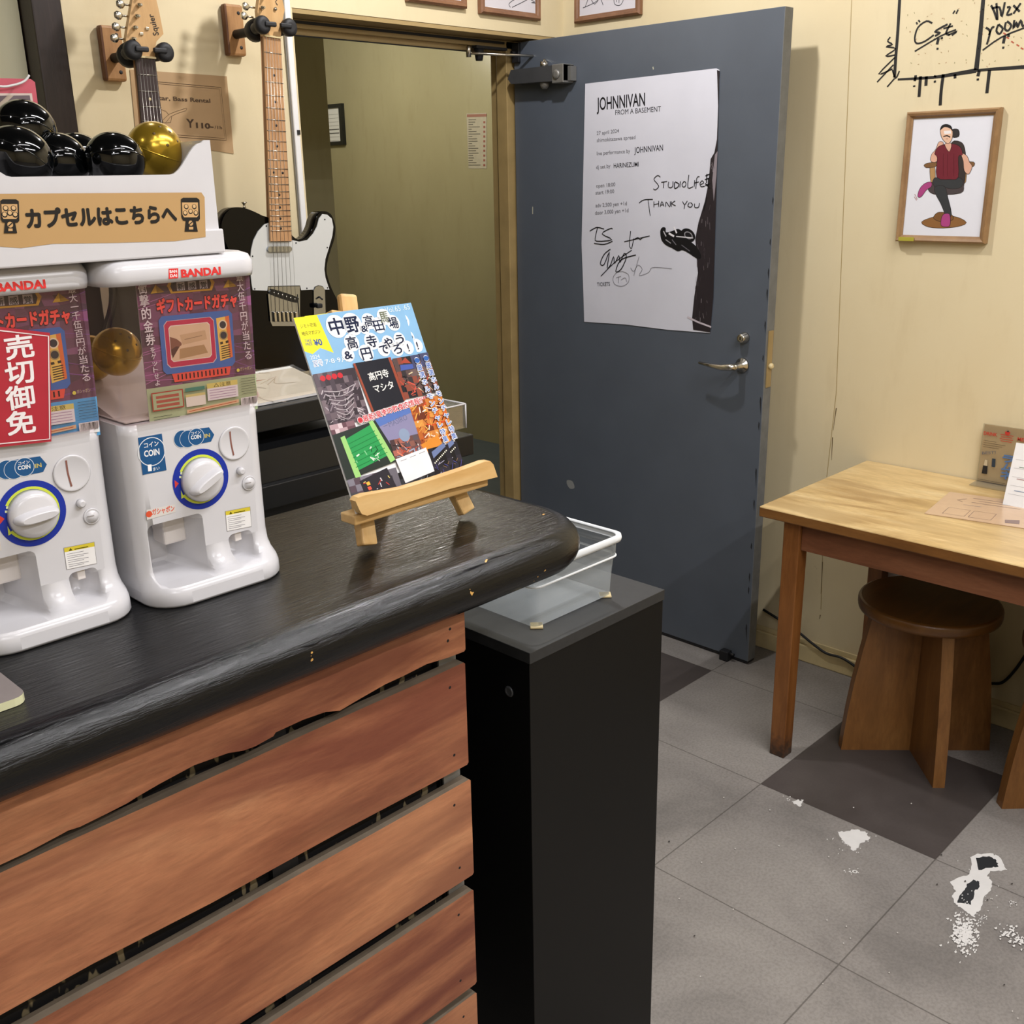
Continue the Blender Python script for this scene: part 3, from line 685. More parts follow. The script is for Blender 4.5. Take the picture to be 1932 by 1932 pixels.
# base cabinet of stained planks
PY_ = 1.030
cb = thing('plank_counter', 'counter base clad in reddish brown stained horizontal planks', 'counter', (0.0, 1.05, ZF))
rows = [(0.854, 0.929), (0.665, 0.837), (0.464, 0.638), (0.252, 0.437), (0.070, 0.235), (-0.105, 0.053), (-0.245, -0.12)]
edge0 = [aty(x, y, 1.030) for x, y in ((876, 1229), (845, 1241), (805, 1253), (760, 1276), (727, 1291), (680, 1318), (641, 1341), (615, 1343), (572, 1358), (520, 1382), (516, 1389), (482, 1408), (460, 1416), (430, 1421), (366, 1444), (301, 1479), (258, 1504), (241, 1515), (200, 1536), (151, 1560), (129, 1567), (86, 1590), (52, 1608), (0, 1632))]

bites = {0: [],
         1: [(-0.2, .002), (0.2, .004), (0.35, .006), (0.5, .001), (0.7, .003)], 2: [(0.1, .003), (0.5, .002)], 3: [(0.3, .002)], 4: [], 5: [], 6: []}
for i, (z0, z1) in enumerate(rows):
    bm = BM(); xe = 0.940 + (0.002, 0.0, 0.003, 0.001, 0.0, 0.002, 0.0)[i]
    top = [(x, z1+0.0006*math.sin(x*19+i)) for x in [-1.55+0.1*k for k in range(25)]] + [(xe-0.003, z1), (xe, z1-0.003)]
    if i == 0: bot = [(xe, z0+0.003)] + [(v.x, v.z) for v in edge0] + [(-1.55, z0)]
    else: bot = [(xe, z0+0.003), (xe-0.003, z0)] + sorted([(x, z0+dz+0.0012*math.sin(x*40)) for x, dz in bites[i]], reverse=True) + [(-1.55, z0)]
    prism(bm, [Vector((x, PY_, z)) for x, z in top+bot], (0, 0.018, 0), 0, 1)
    pk = obj('plank', bm, [M['planks'][i % 5], 'plankedge'], cb)
    for x in (xe-0.03,):
        for z in (z0+0.028, z1-0.03):
            if i == 0 and z > 0.9: continue
            bm = BM(); lathe(bm, (x+random.uniform(-.006, .006), PY_+0.0003, z), (0, -1, 0), [(0.0024, 0), (0.0024, 0.0004)], seg=10); obj('nail', bm, 'black', pk)
bm = BM(); box(bm, -1.55, PY_+0.030, ZF, 0.90, PY_+0.040, 0.929); obj('backing_board', bm, 'backing', cb)
bm = BM(); prism(bm, [Vector((x, y, ZF)) for x, y in ((0.905, PY_+.0185), (0.9385, PY_+.0185), (0.9385, PY_+.06), (0.936, PY_+.06), (0.936, PY_+.0215), (0.905, PY_+.0215))], (0, 0, 0.929-ZF))
obj('metal_upright', bm, 'alu', cb)
for x in (0.60, -0.3): bm = BM(); box(bm, x, PY_+0.0185, ZF, x+.04, PY_+0.029, 0.929); obj('batten', bm, 'black', cb)
bm = BM(); box(bm, 0.90, PY_+0.062, ZF, 0.936, 1.38, 0.929); obj('end_panel', bm, 'black', cb)
# acrylic coaster plate at the left front of the countertop
bm = BM(); q = rrect(0.10, 1.056, 0.341, 1.20, 0.014, 4); prism(bm, [Vector((x, y, 1.0004)) for x, y in q], (0, 0, 0.009), 0, 1)
tag(obj('acrylic_plate', bm, [simple('smoky_plate_face', '#8c8380', 0.12), 'acrylicedge']), 'flat grey plate with pale rounded edge at the left end of the countertop', 'plate')

# ================================================================ CAPSULE MACHINES
MY = 1.200
def sect(x0, x1, y0, y1, r, z, n=6): return [Vector((x, y, z)) for x, y in rrect(x0, y0, x1, y1, r, n)]
def bake_bool(bm, cutters):
    me = bpy.data.meshes.new('tmp'); bmesh.ops.recalc_face_normals(bm, faces=bm.faces[:]); bm.to_mesh(me); bm.free()
    o = bpy.data.objects.new('tmp', me); COL.objects.link(o); cs = []
    for c in cutters:
        bmesh.ops.recalc_face_normals(c, faces=c.faces[:]); mc = bpy.data.meshes.new('tc'); c.to_mesh(mc); c.free()
        oc = bpy.data.objects.new('tc', mc); COL.objects.link(oc); cs.append(oc)
        md = o.modifiers.new('b', 'BOOLEAN'); md.object = oc; md.operation = 'DIFFERENCE'; md.solver = 'EXACT'
    dg = bpy.context.evaluated_depsgraph_get(); dg.update()
    out = bmesh.new(); out.from_mesh(o.evaluated_get(dg).to_mesh())
    for q_ in [o]+cs: bpy.data.objects.remove(q_)
    return out
def machine(dx, dy, knob_angle, left):
    S = Vector((dx, dy, 0)); sh = (dx, dy, 0)
    pos = 'right of the two' if not left else 'left of the two'
    t = thing('capsule_machine', ('white capsule toy machine with green-edged card, nearest the magazine easel' if not left else 'white capsule toy machine behind the red sold-out card, at the left picture edge'), 'capsule machine', Vector((0.645, 1.30, 1.0))+S, 'white capsule machines on the black countertop')
    # everything is drawn at the right machine's place and shifted
    def shifted(bm):
        for v in bm.verts: v.co += S
        return bm
    bm = BM()
    secs = [(0.550, 0.744, 1.166, 1.400, 0.045, 1.0005), (0.548, 0.746, 1.164, 1.401, 0.046, 1.004), (0.548, 0.746, 1.165, 1.401, 0.046, 1.018), (0.549, 0.745, 1.170, 1.400, 0.044, 1.026),
            (0.5495, 0.7435, 1.186, 1.400, 0.034, 1.034), (0.550, 0.742, 1.196, 1.400, 0.026, 1.044), (0.550, 0.741, 1.2, 1.400, 0.022, 1.060), (0.5495, 0.7405, 1.2, 1.400, 0.020, 1.15),
            (0.548, 0.741, 1.2, 1.400, 0.018, 1.222), (0.547, 0.743, 1.1985, 1.402, 0.018, 1.237)]
    rings(bm, [sect(*s_) for s_ in secs])
    for f in bm.faces: f.smooth = True
    def cutter(q, depth, shrink, drop=0.0):
        """recess: pixel quad on the face plane, narrowing inwards"""
        P0 = [aty(x, y, MY) for x, y in q]; cx = sum(p.x for p in P0)/4; cz = sum(p.z for p in P0)/4
        zs = [p.z for p in P0]; xs = [p.x for p in P0]
        x0, x1, z0, z1 = min(xs)+.001, max(xs)-.001, min(zs)+.002, max(zs)-.001
        c = BM(); out = []
        for yy, k, dz in ((-0.045, 0, 0), (0, 0, 0), (depth*0.5, shrink*0.5, drop*.5), (depth, shrink, drop)):
            out.append([Vector((x, MY+yy, z)) for x, z in rrect(x0+k, z0+k*0.2, x1-k*1.6, z1-k, 0.008, 4)])
        rings(c, out); return c
    cs = [cutter([(277, 992), (380, 966), (395, 1077), (290, 1097)], 0.075, 0.011), cutter([(429, 1009), (473, 1000), (481, 1049), (434, 1059)], 0.028, 0.007)]
    bm = bake_bool(bm, cs)
    for f in bm.faces: f.smooth = f.calc_area() < 0.0012
    obj('body', shifted(bm), 'whitep', t)
    # chute block inside the outlet, little flap in the coin return
    bm = BM(); box(bm, 0.600, 1.235, 1.062, 0.632, 1.268, 1.105, bev=0.003); obj('chute', shifted(bm), 'whitein', t)
    bm = BM(); box(bm, 0.686, 1.205, 1.052, 0.696, 1.222, 1.064, bev=0.001); obj('coin_flap', shifted(bm), 'whitein', t)
    # hopper: clear box with rounded corners
    bm = BM(); hs = [(0.548, 0.744, 1.194, 1.405, 0.022, 1.2375), (0.547, 0.745, 1.193, 1.406, 0.024, 1.243), (0.5475, 0.7445, 1.1935, 1.405, 0.022, 1.247), (0.552, 0.7435, 1.195, 1.403, 0.020, 1.26), (0.553, 0.743, 1.195, 1.402, 0.020, 1.405)]
    rings(bm, [sect(*s_) for s_ in hs], cap=False)
    obj('hopper', shifted(bm), 'hopper', t)
    # sloping white floor inside the hopper
    bm = BM(); rings(bm, [[Vector((x, y, z)) for x, y in ((0.556, 1.207), (0.735, 1.207), (0.735, 1.395), (0.556, 1.395))] for z in (1.2385, 1.2405)]); prism(bm, [(0.557, 1.24, 1.2405), (0.557, 1.395, 1.2405), (0.557, 1.395, 1.285), (0.557, 1.33, 1.262)], (0.177, 0, 0)); prism(bm, [(0.60, 1.2065, 1.2405), (0.735, 1.2065, 1.2405), (0.735, 1.2065, 1.275), (0.62, 1.2065, 1.268), (0.606, 1.2065, 1.255)], (0, 0.03, 0)); obj('feed_tray', shifted(bm), 'whitein', t)
    bm = BM(); ls = [(0.545, 0.749, 1.186, 1.412, 0.024, 1.4035), (0.543, 0.751, 1.183, 1.414, 0.028, 1.410), (0.543, 0.751, 1.183, 1.414, 0.028, 1.422), (0.547, 0.748, 1.188, 1.411, 0.026, 1.430), (0.556, 0.740, 1.198, 1.402, 0.022, 1.4335)]
    rings(bm, [sect(*s_) for s_ in ls]); ld = obj('lid', shifted(bm), 'whitep', t)
    # brand print on the lid front
    pr = PY(1.183, 0.0003)
    pr.pp('#e23a3a', (318, 507), (336, 506), (336, 525), (318, 526)); pr.tpx('BAN', (320, 515), (334, 514), 6, '#f4f0ee', bold=.03); pr.tpx('DAI', (321, 523), (334, 522), 6, '#f4f0ee', bold=.03)
    pr.tpx('BANDAI', (342, 523), (417, 517), 16, '#e23a3a', bold=.045)
    pr.build('brand_print', ld, 'printgloss', sh)
    # dial
    c = aty(379, 904, MY); c2 = (c.x, c.z)
    pr = PY(MY, 0.0004)
    pr.circ(c2, 0.0400, '#1f35a0', seg=56); pr.ring(c2, 0.0292, 0.0325, '#d3e04e', -150, 150)
    pr.pp('#d8443c', (329, 906), (337, 912), (330, 921)); pr.pp('#d3e04e', (341, 925), (347, 938), (342, 941)); 
    for x, y in ((338, 898), (340, 891)): pr.pp('#e8f0c0', (x, y), (x+4, y), (x+4, y+4), (x, y+4))
    dl = pr.build('dial_ring', t, 'printgloss', sh)
    bm = BM(); lathe(bm, (c.x, MY-0.0008, c.z), (0, -1, 0), [(0.029, 0), (0.0285, 0.006), (0.0265, 0.0105), (0.021, 0.013), (0.0, 0.0138)], seg=48)
    ax = Vector((math.cos(knob_angle), 0, math.sin(knob_angle))); az = Vector((-math.sin(knob_angle), 0, math.cos(knob_angle)))
    out = []
    for yy, sx_, sz_ in ((-0.004, 0.0275, 0.0095), (-0.014, 0.0265, 0.0082), (-0.022, 0.0235, 0.0062), (-0.0255, 0.020, 0.0042)):
        out.append([Vector((c.x, MY+yy, c.z)) + ax*(sx_*math.copysign(abs(math.cos(a))**0.8, math.cos(a))) + az*(sz_*math.copysign(abs(math.sin(a))**0.8, math.sin(a))) for a in [2*PI*k/28 for k in range(28)]])
    rings(bm, out); obj('knob', shifted(bm), 'whitep', t)
    # coin slot disc
    c = aty(441, 836, MY); bm = BM(); lathe(bm, (c.x, MY-0.0003, c.z), (0, -1, 0), [(0.0225, 0), (0.0225, 0.0014), (0.0210, 0.0022), (0.0195, 0.0015), (0, 0.0020)], seg=40)
    cs_ = obj('coin_slot_disc', shifted(bm), 'whitep', t)
    pr = PY(MY-0.0023, 0.0001); pr.pl((0.0022, 0.0022), '#8a5a4e', (434, 814), (436, 836), (441, 859), smooth=4); pr.build('coin_slot', cs_, 'ink', sh)
    c = aty(452, 888, MY); bm = BM(); lathe(bm, (c.x, MY, c.z), (0, -1, 0), [(0.0052, 0), (0.0050, 0.006), (0.003, 0.008)], seg=20); obj('coin_button', shifted(bm), 'whitep', t)
    c = aty(469, 911, MY); bm = BM(); lathe(bm, (c.x, MY, c.z), (0, -1, 0), [(0.0105, 0), (0.0100, 0.002), (0.0088, 0.0022), (0.0080, 0.0008), (0.0072, 0.0040), (0, 0.0046)], seg=28)
    lk = obj('key_lock', shifted(bm), 'whitep', t); pr = PY(MY-0.0048, 0.0001); pr.pl(0.0008, '#8d8580', (463, 912), (474, 910)); pr.build('key_slit', lk, 'ink', sh)
    # stickers
    pr = PY(MY, 0.0004)
    BL = '#1f5689'
    pr.pp(BL, (260, 826), (305, 818), (314, 887), (269, 896))
    pr.ring(pr.px(286, 852), 0.0172, 0.0182, '#e8eef2'); pr.tpx('コイン', (272, 845), (299, 840), 9, '#f0f2f4', bold=.02); pr.tpx('COIN', (272, 862), (301, 857), 13, '#f0f2f4', bold=.03)
    pr.tpx('1', (279, 889), (286, 888), 14, '#ffffff', bold=.02); pr.tpx('まい', (289, 888), (301, 885), 6, '#d8e2ea', bold=.02)
    pr.build('coin_count_sticker', t, 'printgloss', sh); pr = PY(MY, 0.0004)
    pr.pp(BL, (334, 822), (342, 813), (394, 806), (404, 820), (398, 833), (340, 845), (334, 836))
    for x in (343, 354): pr.circ(pr.px(x, 828), 0.0112, BL); pr.ring(pr.px(x, 828), 0.0108, 0.0113, '#dfe7ec')
    pr.circ(pr.px(370, 824), 0.0112, BL); pr.ring(pr.px(370, 824), 0.0106, 0.0112, '#dfe7ec')
    pr.tpx('コイン', (361, 820), (378, 817), 5, '#f0f2f4', bold=.02); pr.tpx('COIN', (360, 829), (379, 826), 8, '#f0f2f4', bold=.03); pr.tpx('IN', (386, 826), (396, 824), 8, '#c8b86a', bold=.03)
    pr.build('coin_in_sticker', t, 'printgloss', sh); pr = PY(MY, 0.0004)
    pr.pp('#ded9d3', (276, 962), (330, 951), (331, 966), (277, 981)); pr.circ(pr.px(281, 970), 0.0042, '#e05a3c'); pr.tpx('ガシャポン', (287, 971), (329, 963), 10, '#e05a3c', bold=.03)
    pr.build('name_sticker', t, 'printgloss', sh); pr = PY(MY, 0.0004)
    # caution label
    pr.pp('#8a8684', (424.4, 964.6), (471.8, 955.4), (474.4, 993.4), (428, 1002.6)); pr.pp('#f4f2f0', (425.2, 965.2), (471.2, 956.2), (473.8, 992.8), (428.6, 1001.8)); pr.pp('#dcc93e', (425.2, 965.2), (471.2, 956.2), (471.8, 963.4), (425.8, 972.4))
    pr.pp('#55500a', (432, 970.5), (435, 965), (438, 969.3)); pr.pl(0.0012, '#55500a', (441, 967.5), (462, 963.5))
    for i in range(7): pr.pl(0.0006, '#8c8a90', (429+i*0.4, 976+i*3.6), (455+(i*7) % 14, 971+i*3.6))
    pr.build('caution_sticker', t, 'printgloss', sh)
    # display card behind the front panel
    CY = 1.2035; pr = PY(CY, 0.0001)
    T0 = dict(TL=(255, 527), TR=(470, 512), BR=(486, 771), BL=(283, 805))
    bm = BM(); prism(bm, [aty(*T0[k], CY+0.0001) for k in ('TL', 'TR', 'BR', 'BL')], (0, 0.0008, 0)); cd_ = obj('display_card', shifted(bm), 'whitematte', t)
    def q(u, v):
        a = [T0['TL'][i]*(1-u)+T0['TR'][i]*u for i in (0, 1)]; b = [T0['BL'][i]*(1-u)+T0['BR'][i]*u for i in (0, 1)]
        return (a[0]*(1-v)+b[0]*v, a[1]*(1-v)+b[1]*v)
    def Q(col, *uv): pr.pp(col, *[q(*w_) for w_ in uv])
    Q('#7a4c62', (0, 0), (1, 0), (1, .8), (0, .8))
    pr.ptile(q(0, 0), q(1, 0), q(1, .8), q(0, .8), ['#6a4658', '#7d506c', '#90587e', '#725062', '#8b5f7c', '#5c4450'], 9, 14, seed=2)
    for i in range(9):
        a = random.uniform(.1, .8); pr.pl(0.0007, '#c07ab0', q(0, a), q(.3, a-.05+random.uniform(-.08, .08)))
        pr.pl(0.0006, '#8d5a9a', q(.75, a), q(1, a+random.uniform(-.1, .1)))
    lo = '#b4c69c' if not left else '#5fb0e8'
    Q(lo, (0, .745), (1, .745), (1, 1), (0, 1))
    # cartouche with three characters, pyramids
    Q('#d8a93c', (.30, .02), (.66, .02), (.69, .06), (.66, .115), (.30, .115), (.27, .06)); Q('#3a2630', (.315, .032), (.645, .032), (.66, .065), (.645, .103), (.315, .103), (.30, .065))
    for i, ch in enumerate('新感覚'): a_ = .36+.1*i; Q('#b8b4b8', (a_-.005, .04), (a_+.065, .04), (a_+.065, .098), (a_-.005, .098)); pr.tpx(ch, q(a_+.003, .092), q(a_+.058, .092), 11, '#1c1820', bold=.02)
    for a_ in (.12, .76): Q('#d6ae3a', (a_, .105), (a_+.05, .045), (a_+.12, .10)); Q('#9c7a24', (a_+.05, .045), (a_+.055, .10), (a_+.12, .10))
    # red title
    pr.tpx('ギフトカードガチャ', q(.165, .235), q(.87, .235), 23, '#ff5a50', bold=.05, outline='#4a1a22', ow=.05)
    # television
    def rq(col, u0, v0, u1, v1, k=.03): Q(col, (u0+k, v0), (u1-k, v0), (u1, v0+k*.9), (u1, v1-k*.9), (u1-k, v1), (u0+k, v1), (u0, v1-k*.9), (u0, v0+k*.9))
    Q('#f05c4c', (.24, .66), (.78, .66), (.76, .725), (.26, .725))
    for i in range(13): a_ = .29+i*.036; Q('#2a1620', (a_, .675), (a_+.012, .675), (a_+.012, .712), (a_, .712))
    rq('#4c74bc', .165, .265, .82, .665); rq('#d8c8cc', .205, .30, .655, .625); rq('#c83a5a', .21, .303, .65, .62); rq('#f0e8da', .245, .335, .615, .585, .02); rq('#e4c8a4', .25, .34, .61, .58, .02)
    Q('#b8986c', (.33, .50), (.55, .49), (.58, .55), (.32, .57)); Q('#d2b48c', (.34, .405), (.57, .39), (.58, .455), (.36, .475)); pr.pl(0.0006, '#7d6348', q(.38, .44), q(.54, .425))
    Q('#8c5f4c', (.25, .41), (.31, .43), (.35, .46), (.35, .475), (.30, .50), (.25, .54)); Q('#5e3e34', (.25, .50), (.30, .48), (.33, .485), (.26, .56))
    Q('#f6d068', (.675, .315), (.79, .305), (.80, .60), (.685, .62)); Q('#e87c44', (.755, .308), (.79, .305), (.80, .60), (.772, .607))
    for v_ in (.365, .44): pr.circ(pr.px(*q(.73, v_)), 0.0062, '#f0e4c0' if v_ < .4 else '#b8a468'); pr.circ(pr.px(*q(.73, v_)), 0.0046, '#3b3b40')
    for i in range(6): pr.pl(0.0012, '#3f3524', q(.70, .52+i*.016), q(.78, .512+i*.016))
    pr.pl(0.003, '#3f3524', q(.695, .495), q(.72, .492)); pr.pl(0.003, '#3f3524', q(.745, .49), q(.77, .487))
    pr.vtext('衝撃的金券', q(.045, .02), q(.075, .46), 17, '#ece6ea', bold=.015); pr.vtext('をゲットせよ', q(.085, .465), q(.10, .735), 9, '#ece6ea', bold=.01)
    pr.vtext('最大伍千円が当たる' if not left else '最大一千伍百円が当たる', q(.90, .0), q(.935, .64), 12, '#e6dde4', bold=.008)
    pr.circ(pr.px(*q(.835, .70)), 0.0022, '#e6dc5a'); pr.tpx('ガシャポン', q(.855, .705), q(.955, .705), 6, '#d9cf96')
    # legal panels
    Q('#b44a3a', (.03, .775), (.32, .775), (.32, .90), (.03, .90)); Q(lo, (.04, .783), (.31, .783), (.31, .892), (.04, .892))
    for i in range(3): pr.pl(0.0035, '#b8604e', q(.07, .81+i*.03), q(.28, .81+i*.03))
    Q('#4f8f7c', (.34, .775), (.52, .775), (.52, .80), (.34, .80)); Q('#efeee2', (.34, .82), (.52, .82), (.52, .905), (.34, .905)); Q('#dcd38a', (.34, .82), (.52, .82), (.52, .838), (.34, .838))
    Q('#efeef2', (.54, .765), (.82, .765), (.82, .885), (.54, .885)); Q('#e2d77a', (.54, .765), (.82, .765), (.82, .80), (.54, .80)); pr.tpx('△注意', q(.60, .795), q(.76, .795), 7, '#2a2a20')
    for i in range(4): pr.pl(0.0007, '#b08ab0', q(.56, .815+i*.018), q(.80, .815+i*.018))
    Q('#e8c49a', (.34, .925), (.82, .905), (.82, .93), (.34, .95)); pr.pl(0.0009, '#c8603c', q(.36, .937), q(.80, .918))
    for i in range(7): pr.pl(0.0005, '#2c3a2c', q(.85, .765+i*.018), q(.98, .765+i*.018))
    for i in range(3): pr.pl(0.0006, '#2c3a2c', q(.03, .94+i*.018), q(.20+.07*i, .94+i*.018))
    Q('#f0f0f0', (.84, .90), (.99, .90), (.99, .975), (.84, .975)); R = random.Random(4)
    for i in range(22): a_ = .85+i*.006; Q('#1c1c1c', (a_, .905), (a_+R.choice((.0015, .003, .0045)), .905), (a_+.002, .955), (a_, .955))
    pr.build('card_print', cd_, 'printgloss', sh)
    return t
mR = machine(0, 0, math.radians(28), False)
mL = machine(-0.2085, 0.021, math.radians(4), True)
# gold capsules waiting inside the right hopper
def capsule(name, c, r, mat, label, cat, group, tilt=(0, 0, 1), sq=1.0, holes=True):
    bm = BM(); n = 22; ax = Vector(tilt).normalized()
    lathe(bm, c, ax, [(r*math.sin(PI*k/n), -r*sq*math.cos(PI*k/n)) for k in range(n+1)], seg=36, cap=False)
    bmesh.ops.remove_doubles(bm, verts=bm.verts[:], dist=1e-4)
    t = thing(name, label, cat, Vector(c)-Vector((0, 0, r*sq)), group)
    obj('shell', bm, mat, t)
    bm = BM(); lathe(bm, c, ax, [(r*1.0005, -0.0008), (r*1.004, -0.0008), (r*1.004, 0.0008), (r*1.0005, 0.0008)], seg=36, cap=False); obj('seam', bm, mat, t)
    if holes:
        bm = BM(); C0 = Vector(c)
        for d_ in ((-.35, -.75, .55), (.28, -.72, .62), (-.02, -.62, .80), (.0, -.95, .15), (.5, -.8, .3)):
            d_ = Vector(d_).normalized(); lathe(bm, C0+d_*r*0.985, d_, [(r*.055, 0), (r*.055, r*.018), (0, r*.018)], seg=12)
        obj('air_hole', bm, 'goldhole' if mat == 'gold' else 'rubber', t)
    return t
M['goldhole'] = simple('dark_gold_hole', '#5a4410', 0.6)
capsule('toy_capsule', (0.600, 1.300, 1.312), 0.031, 'gold', 'gold capsule showing beside the card inside the right machine hopper', 'capsule', 'gold capsules inside the machine', (0.3, -0.2, 1))
capsule('toy_capsule', (0.5875, 1.352, 1.300), 0.030, 'gold', 'shaded gold capsule low in the back of the right machine hopper', 'capsule', 'gold capsules inside the machine', (1, -0.2, .4))
# SOLD OUT card taped on the left machine (its own thing)
SY = 1.2130
pc = [(-40, 612), (94, 628), (97, 833), (-40, 848)]
bm = BM(); prism(bm, [aty(x, y, SY) for x, y in pc], (0, 0.0007, 0)); so = tag(obj('sold_out_card', bm, simple('red_card', '#b02a3a', 0.35)), 'red card with white Japanese characters hung on the left capsule machine', 'sign')
pr = PY(SY, 0.0004)
pr.vtext('売切御免', (38, 634), (41, 824), 52, '#f4eeee', bold=.03)
pr.pl(0.0016, '#f0dede', (-40, 619), (91, 634), (93.5, 828), (-40, 841)); pr.build('card_lettering', so, 'printgloss')

# ================================================================ CAPSULE RETURN TRAY on top of the machines
def tray():
    t = thing('return_tray', 'white open-front plastic tray with kraft label full of black capsules on top of both machines', 'tray', (0.45, 1.30, 1.4345))
    x0, x1, y0, y1, z0 = 0.10, 0.703, 1.195, 1.42, 1.4345
    zf, zt = 1.527, 1.566
    def prof(a, b):   # front panel outline with raised horns at both ends
        pts = [(a, z0), (b, z0), (b, zt), (b-0.008, zt)]
        for k in range(9): s_ = k/8; pts.append((b-0.012-0.045*s_, zt-0.003-(zt-0.003-zf)*(0.5-0.5*math.cos(PI*s_))))
        for k in range(9): s_ = k/8; pts.append((a+0.057-0.045*s_, zf+(zt-0.003-zf)*(0.5-0.5*math.cos(PI*s_))))
        pts += [(a+0.008, zt), (a, zt)]; return pts
    bm = BM(); prism(bm, [Vector((x, y0, z)) for x, z in prof(0.405, x1)], (0, 0.003, 0)); fp = obj('front_panel', bm, 'whitep', t)
    bm = BM(); box(bm, 0.405, y0-0.006, z0-0.001, x1+0.003, y0, z0+0.028, bev=0.002); obj('bottom_lip', bm, 'whitep', t)
    bm = BM(); box(bm, 0.405, y0+0.003, z0, x1, y1, z0+0.003); obj('bottom', bm, 'whitep', t)
    bm = BM(); box(bm, x1-0.003, y0+0.003, z0+.003, x1, y1, zt); obj('side_panel', bm, 'whitep', t)
    bm = BM(); box(bm, 0.405, y0+0.003, z0+.003, 0.408, y1, zt); obj('side_panel', bm, 'whitep', t)
    bm = BM(); box(bm, 0.408, y1-0.003, z0+.003, x1-.003, y1, zt-0.012); obj('back_panel', bm, 'whitep', t)
    # kraft label
    yl = y0-0.0064
    pts = [(-60, 366), (380, 363), (386, 372), (388, 447), (330, 455), (220, 458), (100, 460), (40, 468), (-60, 461)]
    bm = BM(); prism(bm, [aty(x, y, yl) for x, y in pts], (0, 0.0004, 0)); lb = obj('paper_label', bm, 'kraftlabel', t)
    pr = PY(yl, 0.0004); K = '#1d1b1a'
    pr.tpx('カプセルはこちらへ', (52, 428), (333, 417), 32, K, bold=.05)
    for ox, oy in ((0, 0), (-341, 3)):
        f = lambda *p: [(x+ox, y+oy) for x, y in p]
        pr.pp(K, *f((341, 376), (345, 373), (371, 373), (376, 377), (377, 413), (374, 417), (369, 417), (373, 437), (348, 437), (350, 417), (345, 416), (342, 410)))
        pr.pp('#cfa672', *f((343, 382), (373, 382), (374, 406), (371, 410), (347, 410), (344, 405)))
        for x, y in ((351, 390), (366, 390), (349, 402), (359, 399), (369, 402)):
            pr.circ(pr.px(x+ox, y+oy), 0.0030, K); pr.circ(pr.px(x+ox, y+oy-.7), 0.0021, '#d8b483')
        pr.circ(pr.px(359.5+ox, 421+oy), 0.0030, '#cfa672'); pr.pl(0.0012, K, *f((356, 424), (363, 418))); pr.pp('#cfa672', *f((356, 428), (364, 428), (364, 433), (356, 433)))
    pr.build('label_print', lb); return t
M['kraftlabel'] = simple('kraft_label', '#b8935f', 0.6, var=0.05, scale=6)
tray()
gp = 'capsules in the white return tray'
capsule('toy_capsule', aty(292, 284, 1.285), 0.0345, 'gold', 'round gold capsule with small holes at the right end of the white tray', 'capsule', gp, (0.3, -0.3, 1))
capsule('toy_capsule', aty(217, 302, 1.25), 0.0345, 'capsule', 'glossy black capsule next to the gold one at the front of the tray', 'capsule', gp, (0.15, 0.3, 1), 0.92, False)
capsule('toy_capsule', aty(48, 244, 1.315), 0.0345, 'capsule', 'glossy black capsule lying on top of the heap at the left of the tray', 'capsule', gp, (0.4, 0.2, 1), 0.95, False)
capsule('toy_capsule', aty(36, 298, 1.245), 0.037, 'capsule', 'large glossy black capsule at the front left, under the topmost one', 'capsule', gp, (0.7, 0.1, 1), 0.9, False)
capsule('toy_capsule', aty(112, 305, 1.29), 0.034, 'capsule', 'glossy black capsule half hidden behind the large front left one', 'capsule', gp, (0.6, 0.3, 1), 0.95, False)
capsule('toy_capsule', aty(146, 300, 1.36), 0.034, 'capsule', 'black capsule far back of the tray, below the dark wall post', 'capsule', gp, (0.1, 0.3, 1), 0.92, False)

# ================================================================ EASEL AND MAGAZINES
e = thing('table_easel', 'small light wooden easel holding magazines at the end of the black countertop', 'easel', (0.98, 1.17, 1.0))
def bar(bm, a, b, w_, d_, up=(0, -1, 0), bev=0.003):
    a, b = Vector(a), Vector(b); az = (b-a).normalized(); ax = az.cross(Vector(up)).normalized(); ay = az.cross(ax).normalized()
    obox(bm, (a+b)/2, ax, ay, az, w_, d_, (b-a).length, 0, bev)
LT = Vector((0, 0.110, 0.250)).normalized()       # lean of the display plane
bm = BM(); bar(bm, (0.868, 1.153, 1.0095), (0.935, 1.283, 1.330), 0.027, 0.018); obj('leg', bm, 'pinev', e)
bm = BM(); bar(bm, (1.072, 1.158, 1.0095), (0.990, 1.283, 1.325), 0.026, 0.018); obj('leg', bm, 'pinev', e)
bm = BM(); bar(bm, (1.045, 1.335, 1.0075), (0.960, 1.305, 1.300), 0.024, 0.018); obj('leg', bm, 'pinev', e)
bm = BM(); bar(bm, (0.955, 1.272, 1.26), (0.968, 1.297, 1.352), 0.032, 0.014, bev=0.005); obj('head_block', bm, 'pinev', e)
lp = [aty(x, y, 1.120) for x, y in ((671, 946), (676, 939), (690, 934), (760, 922), (820, 904), (880, 884), (915, 871), (925, 870), (931, 876), (939, 900), (850, 922), (760, 951), (693, 973), (683, 970), (678, 962))]
bm = BM(); prism(bm, lp, (0, 0.014, 0), smooth_side=False); obj('ledge_front', bm, 'pine', e)
bm = BM(); a = lp[12]; box(bm, 0.835, 1.134, 1.052, 1.098, 1.168, 1.066, bev=0.002); obj('ledge_shelf', bm, 'pine', e)
def mag(dx, dn, lab, w0=0.198):
    O = Vector((0.842+dx, 1.1385+dn, 1.0675)); u = X_; v = LT; L = 0.290
    n = u.cross(v).normalized()
    bm = BM(); prism(bm, [O, O+u*w0, O+u*w0+v*L, O+v*L], n*-0.0028)
    t = tag(obj('magazine', bm, 'whitematte'), lab, 'magazine', 'magazines on the table easel')
    return t, O, n
